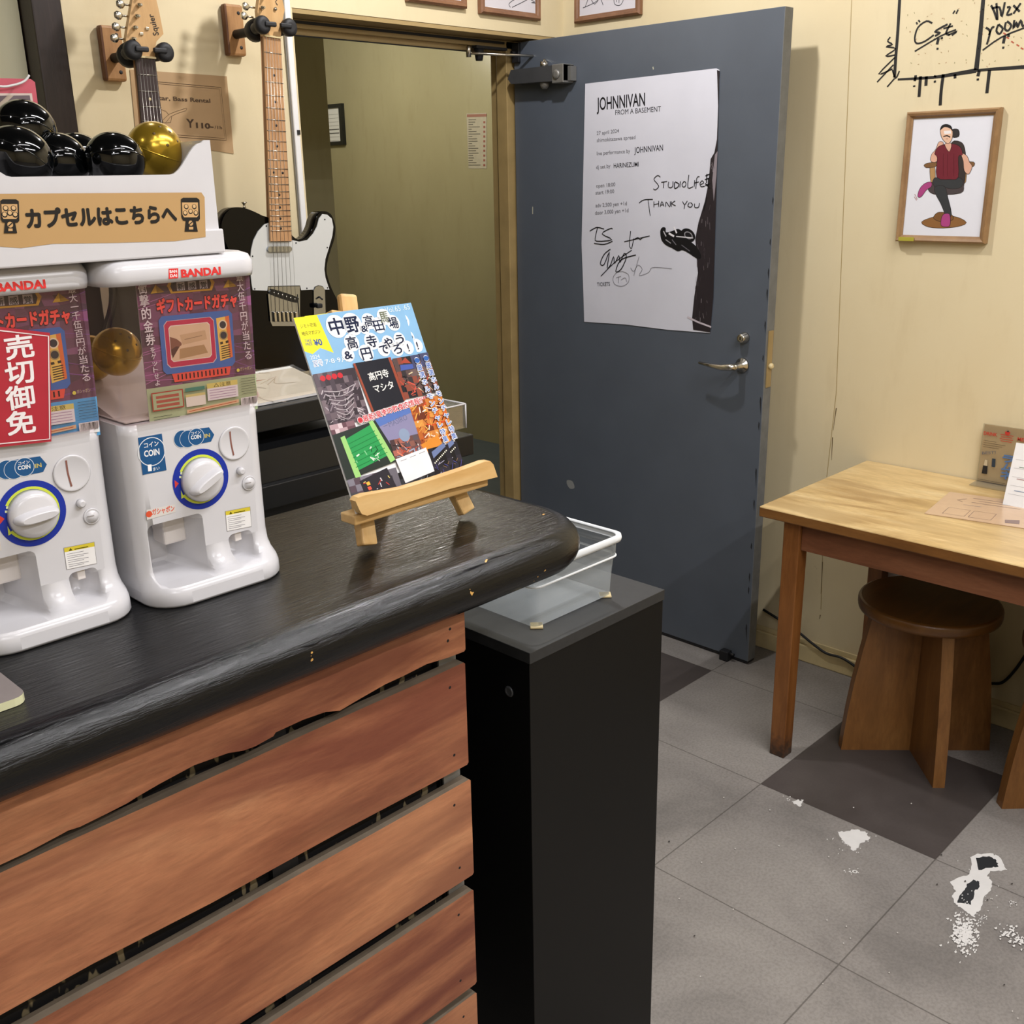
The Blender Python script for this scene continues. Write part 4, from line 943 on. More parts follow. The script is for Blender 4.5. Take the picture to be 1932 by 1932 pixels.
def cover(pr, q):
    """q maps cover fractions (u right, v down) to local metres"""
    def Q(col, *uv): pr.poly([q(*w_) for w_ in uv], col)
    def til(u0, v0, u1, v1, cols, a, b, seed):
        R = random.Random(seed); W = (q(u0, v0), q(u1, v0), q(u1, v1), q(u0, v1))
        for j in range(b):
            for i in range(a):
                x0, x1, y0, y1 = u0+(u1-u0)*i/a, u0+(u1-u0)*(i+1)/a, v0+(v1-v0)*j/b, v0+(v1-v0)*(j+1)/b
                pts = [q(x, y) for x, y in ((x0, y0), (x1, y0), (x1, y1), (x0, y1))]; pr._add(pts, [(3, 2, 1, 0)], R.choice(cols))
        pr.k += 1
    def sk(u0, v0, u1, v1, cols, n_, seed, wd=0.0016):
        R = random.Random(seed)
        for i in range(n_):
            a = (R.uniform(u0, u1), R.uniform(v0, v1)); b = (min(u1, max(u0, a[0]+R.uniform(-.06, .06))), min(v1, max(v0, a[1]+R.uniform(-.035, .035))))
            if a != b: pr.line([q(*a), q(*b)], wd*R.uniform(.5, 1.3), R.choice(cols), up=(i % 12 == 11))
    def T(t, u0, v0, u1, v1, h, col, **kw): pr.text(t, q(u0, v0), q(u1, v1), h, col, **kw)
    Q('#8ab8dc', (0, 0), (1, 0), (1, .29), (0, .29))
    Q('#f0e62a', (0, .0), (.20, .0), (.24, .20), (.14, .165), (.06, .19), (.0, .17))
    T('ジモト密着', .03, .055, .17, .055, .0065, '#5a5a1a'); T('地元マガジン', .025, .092, .185, .092, .0065, '#5a5a1a', bold=.01)
    T('TAKE', .03, .128, .085, .128, .006, '#3a5a9a'); T('FREE', .03, .145, .085, .145, .006, '#3a5a9a'); T('¥0', .10, .152, .17, .152, .013, '#2c4c9c', bold=.02)
    T('2024', .03, .215, .11, .215, .008, '#eef4f8'); T('夏号', .04, .25, .12, .25, .0095, '#3f6ea8', outline='#ffffff', ow=.09); T('7·8·9月', .14, .25, .34, .25, .0095, '#eef4f8')
    T('Vol.65', .82, .035, .97, .035, .012, '#dceaf2')
    NV = '#1b2340'
    for ch, x, y, s_ in (('中', .34, .085, .058), ('野', .495, .085, .058), ('&', .60, .098, .03), ('高', .665, .072, .042), ('田', .75, .10, .042), ('馬', .83, .06, .042), ('場', .905, .098, .042),
                         ('&', .365, .222, .036), ('高', .435, .17, .044), ('円', .54, .235, .044), ('寺', .63, .178, .044), ('で', .725, .225, .038), ('や', .79, .195, .038), ('ろ', .86, .235, .038), ('う', .915, .185, .036), ('!', .975, .235, .036)):
        x = x*.93+.018; y += .020; c_ = q(x, y-.030*s_/.05); pr.circ(c_, s_*.30, '#f6f7f8', up=False)
    pr.k += 1
    for ch, x, y, s_ in (('中', .34, .085, .058), ('野', .495, .085, .058), ('&', .60, .098, .03), ('高', .665, .072, .042), ('田', .75, .10, .042), ('馬', .83, .06, .042), ('場', .905, .098, .042),
                         ('&', .365, .222, .036), ('高', .435, .17, .044), ('円', .54, .235, .044), ('寺', .63, .178, .044), ('で', .725, .225, .038), ('や', .79, .195, .038), ('ろ', .86, .235, .038), ('う', .915, .185, .036), ('!', .975, .235, .036)):
        x = x*.93+.018; y += .020; wv = s_*.205/.198 if ch != '!' else .006
        T(ch, x-wv, y, x+wv, y, s_*.46, '#6f7660' if ch == '馬' else NV, bold=.035 if s_ > .05 else .018)
    # photo mosaic
    til(.0, .29, .37, .56, ['#4c4048', '#5d5058', '#6a5c62', '#3c3238', '#75666c'], 9, 8, 1); sk(.02, .36, .35, .54, ['#a89ca2', '#8a7c84', '#c2b8bc', '#2c2428'], 50, 2)
    for i in range(7): pr.line([q(.05+i*.01, .38+i*.022), q(.18, .395+i*.024), q(.32-i*.012, .375+i*.022)], .0011, '#b8aeb2', 4)
    T('●●●●', .05, .33, .25, .33, .010, '#c82a34', bold=.04)
    til(.0, .55, .22, .60, ['#8a6870', '#b89aa0', '#d8c4c8', '#6a4a52'], 6, 2, 3)
    Q('#23242c', (.37, .27), (.72, .27), (.72, .51), (.40, .53)); Q('#9a4a36', (.37, .27), (.39, .27), (.42, .53), (.40, .53)); Q('#9a4a36', (.70, .27), (.725, .27), (.745, .50), (.72, .51))
    T('高円寺', .47, .37, .66, .365, .0135, '#eceae4', bold=.02); T('マシタ', .48, .435, .67, .43, .0135, '#eceae4', bold=.02)
    til(.735, .28, 1, .50, ['#3a3436', '#5c4a48', '#8a4a3c', '#4a4c6a', '#6c5a58', '#26282c'], 6, 6, 4); Q('#a84838', (.80, .31), (.86, .285), (.90, .32)); Q('#4a5ea8', (.79, .32), (.91, .325), (.91, .35), (.78, .35)); sk(.74, .35, .99, .49, ['#d8c8a0', '#b84a3a', '#1c1c20', '#d05a4a'], 30, 5)
    # row two
    Q('#2c3430', (0, .60), (.47, .57), (.50, .80), (0, .83)); Q('#2f9a54', (.09, .635), (.35, .59), (.42, .76), (.10, .80)); Q('#9ed07c', (.06, .62), (.10, .615), (.13, .83), (.08, .85)); Q('#9ed07c', (.34, .575), (.38, .57), (.47, .79), (.42, .80))
    for i in range(6): pr.line([q(.11, .66+i*.024), q(.37+i*.01, .625+i*.024)], .001, '#1f7a40')
    sk(.13, .69, .38, .78, ['#d8ecd8', '#1a5c34', '#7ac88c'], 16, 6)
    Q('#5a76b8', (.40, .57), (.75, .535), (.77, .63), (.45, .66)); Q('#8a86a8', (.42, .61), (.75, .575), (.78, .70), (.47, .71)); T('ーMASIRO', .46, .63, .70, .605, .012, '#6a6c8c')
    til(.47, .69, .78, .83, ['#6a4a48', '#8a5a50', '#4c3a3c', '#a8665a', '#5a5058'], 7, 5, 7); sk(.48, .70, .77, .82, ['#d8846a', '#efe4e0', '#b84c3c', '#2a2022', '#9aa4bc'], 40, 8); pr.circ(q(.62, .68), .010, '#8a9ab4')
    til(.75, .52, 1, .76, ['#b8642c', '#c87c3c', '#9a4a28', '#d89448', '#6a3222'], 6, 7, 9); sk(.76, .54, .99, .75, ['#3a1c14', '#f0dccc', '#d04a2c', '#e8a850', '#5a2418'], 60, 10)
    Q('#d98a34', (.74, .75), (.93, .72), (.95, .77), (.78, .80))
    # row three
    til(.0, .83, .45, 1, ['#4c4a50', '#6a6670', '#3a383e', '#807c88', '#5a4a54'], 8, 5, 11); Q('#2e2c34', (.10, .85), (.37, .82), (.42, .98), (.12, .99)); sk(.12, .86, .38, .98, ['#c8c4cc', '#b83a34', '#e8d27a'], 14, 12)
    for i in range(5): Q(('#e8b84a', '#e05a4a')[i % 2], (.15, .865+i*.024), (.18, .863+i*.024), (.185, .88+i*.024), (.155, .882+i*.024))
    pr.circ(q(.30, .955), .011, '#d8483c', .008)
    til(.45, .86, .80, 1, ['#24262a', '#34363c', '#1a1a1e', '#4c4e56'], 6, 4, 13); sk(.46, .90, .79, .99, ['#c8ccd4', '#8a9098', '#b84a44'], 16, 14, .001)
    Q('#e9e7e8', (.47, .79), (.78, .77), (.80, .90), (.49, .92)); 
    for i in range(3): pr.line([q(.51+i*.095, .806-i*.007), q(.57+i*.095, .802-i*.007)], .0008, '#8a8a8e')
    til(.79, .78, 1, 1, ['#14141a', '#20202a', '#2c2a36', '#1a1820'], 4, 6, 15); Q('#6a7aa4', (.82, .80), (.97, .765), (.97, .79), (.82, .835)); 
    for i in range(9): pr.circ(q(.82+i*.018, .86-i*.006), .0012, '#f0ecd8')
    Q('#5a58b0', (.84, .955), (.99, .94), (.99, .965), (.84, .98)); sk(.80, .86, .99, .99, ['#8a6a50', '#b8b4cc', '#4a4888'], 16, 16, .001)
    T('◉最新!夏季の飲食店情報!!', .25, .572, .885, .535, .0105, '#c8303c', bold=.02, outline='#f6eeee', ow=.06)
    for i, ch in enumerate('◉厳選ホルモンチャレ特集'): pr.text(ch, q(.935+.002*i, .325+i*.040), q(.985+.002*i, .324+i*.040), .0100, '#3a66b0', bold=.02, outline='#f4f4f6', ow=.08)
specs = [(0.0215, 0.0036, 'back magazine of the pair, its right edge showing past the front copy'), (0.0, 0.0, 'front magazine with blue Japanese title and photo collage on the wooden easel')]
for dx, dn, lab in specs:
    t, O, n = mag(dx, dn, lab)
    pr = Print(O, X_, LT, 0.0003); W0, L0 = 0.198, 0.290
    cover(pr, lambda u, v: (u*W0, (1-v)*L0)); pr.build('cover_print', t, 'printgloss')
# ================================================================ PEDESTAL AND CLEAR BIN
PZ_ = 0.78
p0 = atz(1007, 1236, PZ_); p1 = atz(1247, 1110, PZ_)
px0, px1, py0, py1 = p0.x, p1.x, (p0.y+p1.y)/2, 1.40
t = thing('pedestal', 'tall narrow matte black pedestal box at the end of the counter, under the clear bin', 'pedestal', ((px0+px1)/2, (py0+py1)/2, ZF))
bm = BM(); box(bm, px0+0.001, py0+0.002, ZF, px1-0.002, py1, PZ_-0.020, bev=0.001); obj('body', bm, 'pedestal', t)
bm = BM(); box(bm, px0, py0, PZ_-0.020, px1, py1, PZ_, bev=0.0008); obj('top', bm, 'pedtop', t)
p = atx(960, 1305, px0); bm = BM(); lathe(bm, (px0+0.001, p.y, p.z), (-1, 0, 0), [(0.010, 0), (0.009, 0.002), (0.006, 0.0022), (0.005, 0.001)], seg=20); obj('screw_cap', bm, 'darkgrey', t)
b0 = atz(1012, 1190, PZ_); b1 = atz(1153, 1122, PZ_)
t = thing('storage_bin', 'clear milky plastic storage bin without lid sitting on the black pedestal', 'bin', ((b0.x+b1.x)/2, b0.y+0.15, PZ_))
x0, x1, y0, y1, z0, z1 = b0.x, b1.x, b0.y+0.003, b0.y+0.285, PZ_+0.004, 0.9
bm = BM(); th = 0.0012
def bs(o, z, r): return [Vector((x, y, z)) for x, y in rrect(x0-o, y0-o, x1+o, y1+o, r, 5)]
zz = [(0.0, z0, .014), (0.003, z0+.05, .015), (0.006, z1-.042, .017), (0.0085, z1-.040, .019), (0.010, z1-.012, .020)]
rings(bm, [bs(o, z, r) for o, z, r in zz], cap=False); face(bm, [bm.verts[i] for i in range(0)]) if 0 else None
rb = [bm.verts.new(v) for v in bs(-0.0005, z0, .013)]; face(bm, rb)
obj('tub', bm, 'bin', t)
bm = BM(); rr = [(0.010, z1-.012), (0.0165, z1-.0115), (0.0175, z1-.006), (0.0165, z1), (0.012, z1+.001), (0.0095, z1-.002)]
rings(bm, [bs(o, z, .022) for o, z in rr], cap=False); obj('rim', bm, 'binrim', t)
bm = BM(); rings(bm, [bs(o, z, .019) for o, z in ((0.0087, z1-.0425), (0.0102, z1-.041), (0.0102, z1-.0395), (0.0087, z1-.038))], cap=False); obj('step_bead', bm, 'binrim', t)
for cx, cy in ((x0+.012, y0+.008), (x1-.012, y0+.008), (x0+.012, y1-.010), (x1-.012, y1-.010)):
    bm = BM(); obox(bm, (cx, cy, PZ_+0.0022), (.71, .71, 0), (-.71, .71, 0), (0, 0, 1), .022, .022, .0036, 0, .001); obj('sponge_foot', bm, 'base', t)

CAM_SCALE, LIFT = 1.0, 0.0
# ================================================================ TABLE
TX, TY1, TZ = 2.252, 1.330, 0.70
t = thing('wooden_table', 'worn light-topped wooden table with reddish apron and dark square legs against the cream wall', 'table', (2.55, 0.70, 0))
bm = BM(); box(bm, TX, 0.02, TZ-0.028, WB-0.003, TY1, TZ, bev=0.003)
bm.normal_update()
for f in bm.faces: f.material_index = 0 if f.normal.z > 0.5 or (f.calc_center_median().z > TZ-0.002) else 1
obj('tabletop', bm, ['tabletop', 'tableedge'], t)
def leg(x, y, s=0.046):
    bm = BM(); box(bm, x, y, 0.0, x+s, y+s, TZ-0.0285, bev=0.0025)
    for v in bm.verts:
        if v.co.z < 0.03: v.co.x += (x+s/2-v.co.x)*.06; v.co.y += (y+s/2-v.co.y)*.06
    return bm
for x, y in ((2.266, 1.219), (2.775, 1.219), (2.266, 0.08), (2.775, 0.08)): obj('leg', leg(x, y), 'tableleg', t)
bm = BM(); box(bm, 2.276, 0.127, 0.600, 2.300, 1.218, TZ-0.0285, bev=0.001); obj('apron', bm, 'apron', t)
bm = BM(); box(bm, 2.780, 0.127, 0.600, 2.804, 1.218, TZ-0.0285, bev=0.001); obj('apron', bm, 'apron', t)
bm = BM(); box(bm, 2.313, 1.230, 0.600, 2.774, 1.254, TZ-0.0285, bev=0.001); obj('apron', bm, 'apron', t)
# ================================================================ STOOLS
def stool(cx, cy, rot, lab):
    t = thing('wooden_stool', lab, 'stool', (cx, cy, 0), 'round wooden stools under the table'); sz = 0.44
    bm = BM(); lathe(bm, (cx, cy, sz-0.034), (0, 0, 1), [(0.168, 0), (0.177, 0.004), (0.179, 0.012), (0.179, 0.026), (0.176, 0.032), (0.171, 0.034), (0, 0.034)], seg=56, cap=True)
    bm.normal_update()
    for f in bm.faces: f.smooth = abs(f.normal.z) < .5
    obj('seat', bm, 'seat', t)
    for k in (0, 1):
        a = rot + k*PI/2; ax = Vector((math.cos(a), math.sin(a), 0)); nn = Vector((-ax.y, ax.x, 0)); cc = Vector((cx, cy, 0))
        th_ = 0.015
        halves = [(-1, 1)] if k == 0 else [(-1, -.08), (.08, 1)]
        for h0, h1 in halves:
            def X(h, top): return h*(0.150 if top else 0.200)
            bm = BM()
            pts = []
            zs = [0.0, 0.05, 0.12, 0.2, 0.3, 0.4055]
            lo = [Vector((0, 0, z)) for z in zs]
            def edge(h, z):
                r = (0.200-0.050*z/0.4055) + (0.006*math.sin(z*9)) if abs(h) == 1 else 0.2
                return h*r if abs(h) == 1 else h*0.2
            R_ = [cc+ax*edge(h1, z)+Vector((0, 0, z)) for z in zs]; L_ = [cc+ax*edge(h0, z)+Vector((0, 0, z)) for z in zs[::-1]]
            prism(bm, [p+nn*-th_ for p in R_+L_], nn*(2*th_))
            bmesh.ops.bevel(bm, geom=[e for e in bm.edges if len(e.link_faces) == 2 and e.calc_face_angle(0) > 0.8], offset=0.004, segments=2, affect='EDGES')
            obj('leg_board', bm, 'stool', t)
stool(2.560, 0.990, math.radians(-48), 'round brown wooden stool with crossed plank legs, under the table nearest the door')
stool(2.577, 0.573, math.radians(-45), 'second round brown wooden stool, cut off by the right picture edge')
# ================================================================ ON THE TABLE
mx = 2.832
t = thing('menu_stand', 'upright clear acrylic menu card with red heading standing against the wall on the table', 'menu', (mx, 0.95, TZ))
q = [atx(1850, 797, mx), atx(1952, 808, mx), None, None]; q[2] = Vector((mx-0.008, q[1].y, TZ+0.0005)); q[3] = Vector((mx-0.008, atz(1838, 903, TZ).y, TZ+0.0005))
yL, yR = 1.005, 0.875; zT = q[0].z
bm = BM(); box(bm, mx-0.006, yR, TZ+0.0005, mx-0.003, yL, zT); obj('acrylic_sheet', bm, 'acrylic', t)
bm = BM(); box(bm, mx-0.055, yR, TZ+0.0005, mx-0.006, yL, TZ+0.0035); obj('acrylic_foot', bm, 'acrylic', t)
bm = BM(); box(bm, mx-0.0028, yR+.002, TZ+0.004, mx-0.0018, yL-.002, zT-.002); card = obj('menu_card', bm, 'menukraft', t)
mp = Print((mx-0.0064, yL, zT), -Y_, Z_, 0.0001); Wm, Hm = yL-yR, zT-TZ
def mq(u, v): return (u*Wm, -v*Hm)
Rd = '#c0392f'
mp.text('DRINK', mq(.03, .185), mq(.30, .185), .013, Rd, bold=.02); mp.text('MENU', mq(.70, .20), mq(.97, .205), .013, Rd, bold=.02)
for i in range(4): mp.line([mq(.36+.02*(i % 2), .14+.035*i), mq(.62-.02*(i % 2), .14+.035*i)], .0016, Rd)
mp.poly([mq(.44, .09), mq(.5, .06), mq(.55, .09), mq(.53, .13), mq(.46, .13)], Rd); mp.poly([mq(.47, .085), mq(.5, .055), mq(.53, .085)], '#2a2a30')
for i in range(4): mp.line([mq(.05, .28+.035*i), mq(.30+.25*((i*3) % 4)/4, .28+.035*i)], .0010, '#5a4a3a'); mp.line([mq(.80, .30+.035*i), mq(.92, .30+.035*i)], .0012, '#5a4a3a')
mp.text('BEST!', mq(.05, .52), mq(.32, .47), .010, '#6a6a70', bold=.01)
for ch, v_ in (('ラ', .58), ('ム', .72), ('ネ', .86)): mp.text(ch, mq(.47, v_), mq(.68, v_), .024, '#5a7aa8', bold=.05)
mp.text('¥200', mq(.70, .92), mq(.99, .93), .014, '#2c2c30', bold=.03)
mp.poly([mq(.10, .70), mq(.19, .70), mq(.20, .84), mq(.09, .84)], '#1e1e22'); mp.poly([mq(.12, .60), mq(.17, .60), mq(.18, .70), mq(.11, .70)], '#c8b898'); mp.poly([mq(.26, .56), mq(.33, .56), mq(.34, .70), mq(.27, .70)], '#2c3a48')
for i in range(2): mp.line([mq(.02, .945+.03*i), mq(.85-.3*i, .95+.03*i)], .0010, '#4a4038')
mp.build('menu_print', card, 'print')
o = bpy.data.objects['menu_print']
cx = 2.70
t = thing('card_holder', 'white price card in a tilted clear holder at the right picture edge of the table', 'card', (cx, 0.83, TZ))
bm = BM(); prism(bm, [(2.66, 0.875, TZ+.001), (2.66, 0.72, TZ+.001), (2.70, 0.72, TZ+.155), (2.70, 0.875, TZ+.155)], (0.0015, 0, 0)); sc_ = obj('white_card', bm, 'whitematte', t)
bm = BM(); prism(bm, [(2.7, 0.873, TZ+.12), (2.7, 0.722, TZ+.12), (2.75, 0.722, TZ+.001), (2.75, 0.873, TZ+.001)], (0.0015, 0, 0)); obj('back_prop', bm, 'acrylic', t)
u_ = -Y_; v_ = (Vector((.04, 0, .154))).normalized(); cp = Print((2.66, 0.875, TZ+.001), u_, v_, 0.0004)
for i in range(5): cp.line([(0.008, .03+.022*i), (0.14, .03+.022*i)], .0006, '#b0b0b4')
for i, s_ in enumerate(('#8a9ab0', '#b08a8a', '#8a9a8a')): cp.line([(0.02, .04+.03*i), (0.05, .04+.03*i)], .002, s_)
cp.build('card_print', sc_)
fp = [atz(1791.7, 929, TZ), atz(1744, 969.6, TZ), atz(1931, 997.6, TZ)]; v1 = fp[2]-fp[1]; fw = 0.21
A, B_1 = fp[0], fp[1]; dv = v1.normalized()*0.30
bm = BM(); prism(bm, [B_1+Z_*.0006, B_1+dv+Z_*.0006, A+dv+Z_*.0006, A+Z_*.0006], Z_*.0012)
t = tag(obj('table_flyer', bm, simple('beige_pink_flyer', '#c9ab8c', 0.25, var=.03)), 'laminated beige flyer lying flat on the worn table top', 'flyer')
fu = dv.normalized(); fv = (A-B_1); fh = fv.length; fv = fv.normalized(); fpr = Print(B_1+Z_*.0018, fu, fv, .0002); FL = .30
def fq(u, v): return (u*FL, v*fh)
fc = '#6f5a58'
for i, (a, b) in enumerate(((.22, .70), (.28, .66), (.24, .62))): fpr.line([fq(a, .86-.09*i), fq(b, .86-.09*i)], .0022, fc)
for k in (0, 1):
    a = .12+.20*k; fpr.line([fq(a, .10), fq(a+.17, .10), fq(a+.17, .36), fq(a, .36), fq(a, .10)], .0012, fc)
fpr.line([fq(.20, .55), fq(.34, .56)], .004, '#b09a88'); fpr.poly([fq(.60, .08), fq(.70, .12), fq(.68, .26), fq(.58, .20)], '#86706a')
fpr.poly([fq(.80, .30), fq(.98, .30), fq(.98, .9), fq(.80, .9)], '#e0d4c8')
for i in range(5): fpr.line([fq(.84, .40+.09*i), fq(.96, .40+.09*i)], .0015, '#9aa09a')
fpr.line([fq(.18, .80), fq(.12, .70), fq(.17, .66)], .002, fc); fpr.line([fq(.72, .80), fq(.78, .72), fq(.73, .66)], .002, fc)
fpr.build('flyer_print', t)
# black cable sagging along the wall, wall outlet under the table
bm = BM(); tube(bm, [(p.x, p.y, p.z) for p in smooth_poly([atx(x, y, WB-0.022) for x, y in ((1440, 1150), (1500, 1188), (1530, 1212), (1558, 1232), (1585, 1240), (1606, 1252), (1660, 1290), (1740, 1310), (1820, 1298), (1865, 1290), (1890, 1288), (1912, 1268), (1935, 1236), (1960, 1200))], 5, False)], 0.0042)
tag(obj('power_cable', bm, 'cable'), 'black power cable drooping along the cream wall behind the table and stools', 'cable')
p = atx(1672, 1066, WB); t = thing('wall_socket', 'small white socket box with black plug on the wall under the table', 'socket', (WB-0.02, p.y-0.02, p.z))
bm = BM(); box(bm, WB-0.03, p.y-0.075, p.z-0.045, WB-0.001, p.y+0.005, p.z+0.05, bev=0.003); obj('box', bm, 'whitematte', t)
bm = BM(); box(bm, WB-0.035, p.y+0.0055, p.z-0.03, WB-0.001, p.y+0.035, p.z+0.045, bev=0.004); obj('plug', bm, 'rubber', t)

# ================================================================ FRAMES ON THE RIGHT AND BACK WALL
def framed(name, lab, grp, plane, quad, fw, depth, fm, inner, mat_dy=0.0):
    """quad: four pixel corners TL TR BR BL on the wall plane; rectangle is fitted to them"""
    at = (lambda x, y: aty(x, y, WA-depth)) if plane == 'A' else (lambda x, y: atx(x, y, WB-depth))
    P = [at(*q) for q in quad]
    if plane == 'A': a0, a1 = (P[0].x+P[3].x)/2, (P[1].x+P[2].x)/2
    else: a0, a1 = (P[0].y+P[3].y)/2, (P[1].y+P[2].y)/2
    z1, z0 = (P[0].z+P[1].z)/2, (P[2].z+P[3].z)/2
    mk = (lambda a, d, z: Vector((a, WA-0.001-d, z))) if plane == 'A' else (lambda a, d, z: Vector((WB-0.001-d, a, z)))
    s = 1 if plane == 'A' else -1
    t = thing(name, lab, 'picture frame', mk((a0+a1)/2, 0, z0), grp)
    bm = BM()
    for (c0, c1) in (((a0, z0), (a1, z0)), ((a1, z0), (a1, z1)), ((a1, z1), (a0, z1)), ((a0, z1), (a0, z0))):
        pass
    prof = [(0, 0), (0, depth*.7), (fw*.25, depth), (fw*.6, depth*.9), (fw*.8, depth*.65), (fw, depth*.6), (fw, 0)]
    corners = [(a0, z0, s, 1), (a1, z0, -s, 1), (a1, z1, -s, -1), (a0, z1, s, -1)]
    R4 = [[bm.verts.new(mk(ca+sa*w_, d_, cz+sz*w_)) for w_, d_ in prof] for ca, cz, sa, sz in corners]
    for i in range(4):
        A_, B2 = R4[i], R4[(i+1) % 4]
        for k in range(len(prof)): face(bm, [A_[k], A_[(k+1) % len(prof)], B2[(k+1) % len(prof)], B2[k]])
    obj('frame', bm, fm, t)
    bm = BM(); i0, i1 = a0+s*fw, a1-s*fw
    prism(bm, [mk(i0, 0.002, z0+fw), mk(i1, 0.002, z0+fw), mk(i1, 0.002, z1-fw), mk(i0, 0.002, z1-fw)], mk(0, depth*.4, 0)-mk(0, 0, 0)); art = obj('art_sheet', bm, inner, t)
    pl_ = PY(WA-0.003-depth*.4, 0.0003) if plane == 'A' else PX(WB-0.003-depth*.4, 0.0003)
    return t, art, pl_
t, art, pr = framed('framed_drawing', 'tan framed drawing of a seated man in a dark red shirt on the right wall', None, 'B', [(1707, 211), (1884, 203), (1860, 461), (1690, 455)], 0.017, 0.024, 'framewood', simple('art_white', '#dedfe6', 0.25, var=.01))
K = '#231c1c'
def ill(col, *p, out=True):
    if out: 
        P2 = smooth_poly([(*q, 0) for q in pr.P(*p)], 3); cxm = sum(v.x for v in P2)/len(P2); czm = sum(v.y for v in P2)/len(P2)
        pts = [(v.x, v.y) for v in P2]; pr.line(pts+[pts[0]], 0.0022, K)
    pr.spp(col, *p, n=3)
ill('#8a6138', (1739, 419), (1760, 410), (1780, 407), (1806, 410), (1823, 420), (1808, 427), (1780, 430), (1752, 428))
ill('#7a5430', (1762, 412), (1768, 402), (1780, 401), (1795, 405), (1798, 414), (1780, 419))
ill('#b08a5a', (1755, 314), (1763, 312), (1764, 344), (1757, 344)); ill('#b08a5a', (1814, 313), (1823, 312), (1822, 343), (1815, 341))
ill('#7c5a38', (1745, 310), (1766, 306), (1765, 314), (1748, 316)); ill('#7c5a38', (1817, 307), (1837, 306), (1836, 314), (1820, 315))
ill('#3a3230', (1796, 269), (1812, 268), (1820, 280), (1822, 310), (1818, 350), (1800, 345), (1796, 300))
ill('#332f30', (1797, 245), (1808, 245), (1809, 257), (1797, 258))
ill('#4a4142', (1757, 345), (1812, 340), (1818, 352), (1812, 364), (1770, 367), (1753, 360))
ill('#37393b', (1763, 336), (1812, 336), (1814, 352), (1796, 356), (1776, 352), (1766, 356)); ill('#37393b', (1766, 352), (1782, 352), (1788, 372), (1795, 404), (1786, 408), (1776, 385), (1764, 362))
ill('#a8447e', (1757, 344), (1746, 346), (1736, 356), (1732, 370), (1738, 371), (1748, 358), (1757, 352)); ill('#a8447e', (1780, 405), (1791, 404), (1793, 418), (1790, 427), (1777, 426), (1776, 416))
pr.pl(.0012, '#b07a72', (1726, 366), (1731, 376), smooth=0); pr.pl(.0012, '#b07a72', (1725, 371), (1730, 378))
ill('#d8a890', (1766, 282), (1772, 268), (1780, 270), (1775, 282), (1768, 304), (1757, 304), (1758, 292)); ill('#d8a890', (1814, 290), (1824, 294), (1829, 306), (1834, 314), (1828, 328), (1820, 322), (1818, 304))
ill('#6e2430', (1770, 278), (1782, 273), (1800, 272), (1812, 278), (1816, 292), (1808, 296), (1808, 334), (1792, 338), (1768, 334), (1769, 298), (1764, 290))
ill('#d8a890', (1783, 272), (1795, 271), (1791, 286))
ill('#e0b89c', (1775, 243), (1786, 236), (1796, 243), (1797, 258), (1791, 270), (1784, 268), (1777, 258)); pr.spp('#1c1a1c', (1774, 246), (1777, 237), (1786, 234), (1795, 238), (1797, 247), (1792, 242), (1782, 240)); pr.pl(.003, '#2a2020', (1780, 258), (1787, 256), (1793, 259), smooth=2)
pr.pp('#e9e4e0', (1781, 247), (1794, 246), (1795, 252), (1782, 253)); pr.pl(.001, '#6a3030', (1785, 262), (1789, 262))
for x in (1780, 1788, 1800): pr.pl(.0008, '#54161f', (x, 290), (x, 332))
pr.build('drawing', art, 'print')
bm = BM(); p = atx(1704, 450, WB-.026); box(bm, WB-.0285, p.y-.03, p.z-.006, WB-.0255, p.y+.012, p.z+.004); obj('brass_tag', bm, simple('brass_tag', '#a8a03c', .3), t)
aw = simple('signature_board', '#cfccd2', 0.3, var=.01); grp = None
fr_specs = [('A', [(905, -235), (1020, -215), (1022, 38), (908, 25)], 'brown framed signature board above the doorway, left of the room corner', ((963, 14), (960, 8), (966, 2), (974, -2), (984, -4)), ((966, 14), (990, 2), (1004, -6)), ((1002, 0), (1009, 4), (1002, 5), (1010, 6))),
            ('A', [(765, -250), (880, -232), (880, 14), (768, 3)], 'brown framed board above the doorway, farthest left, only its bottom edge in view', ((800, -20), (820, -14)), ((830, -20), (850, -24)), ((800, -30), (810, -30))),
            ('B', [(1080, -210), (1206, -232), (1209, 27), (1083, 43)], 'brown framed signature board above the grey door, right of the room corner', ((1100, 15), (1122, 5), (1135, -6)), ((1104, 14), (1112, -4), (1122, 8), (1132, -3), (1138, 10)), ((1158, -4), (1160, 8), (1170, 10), (1176, 0), (1174, -8)))]
for pln, quad, lab, s1, s2, s3 in fr_specs:
    t, art, pr = framed('signature_frame', lab, None, pln, quad, 0.020, 0.020, 'frame2', aw)
    for s_ in (s1, s2, s3): pr.pl(.0022, '#3a3a40', *s_, smooth=3)
    if pln == 'A' and quad[0][0] > 900:
        pr.pp('#f0eeee', (920, 12), (951, 17), (950, 25), (919, 21)); 
        for i in range(5): pr.pl(.002, '#77757a', (924+4*i, 18+.7*i), (926+4*i, 18.4+.7*i))
        pr.pp('#3a3a3e', (941, 17), (945, 17.5), (945, 22), (941, 21.5))
    if pln == 'B':
        pr.pp('#f0eeee', (1089, 30), (1124, 26), (1124, 33), (1089, 38))
        for i in range(5): pr.pl(.002, '#77757a', (1093+4*i, 33.5-.5*i), (1095+4*i, 33-.5*i))
        pr.pl(.0022, '#4a4a50', (1168, -6), (1168, 6)); pr.pl(.0022, '#4a4a50', (1163, -6), (1163, 4))
    pr.build('board_print', art, 'print')

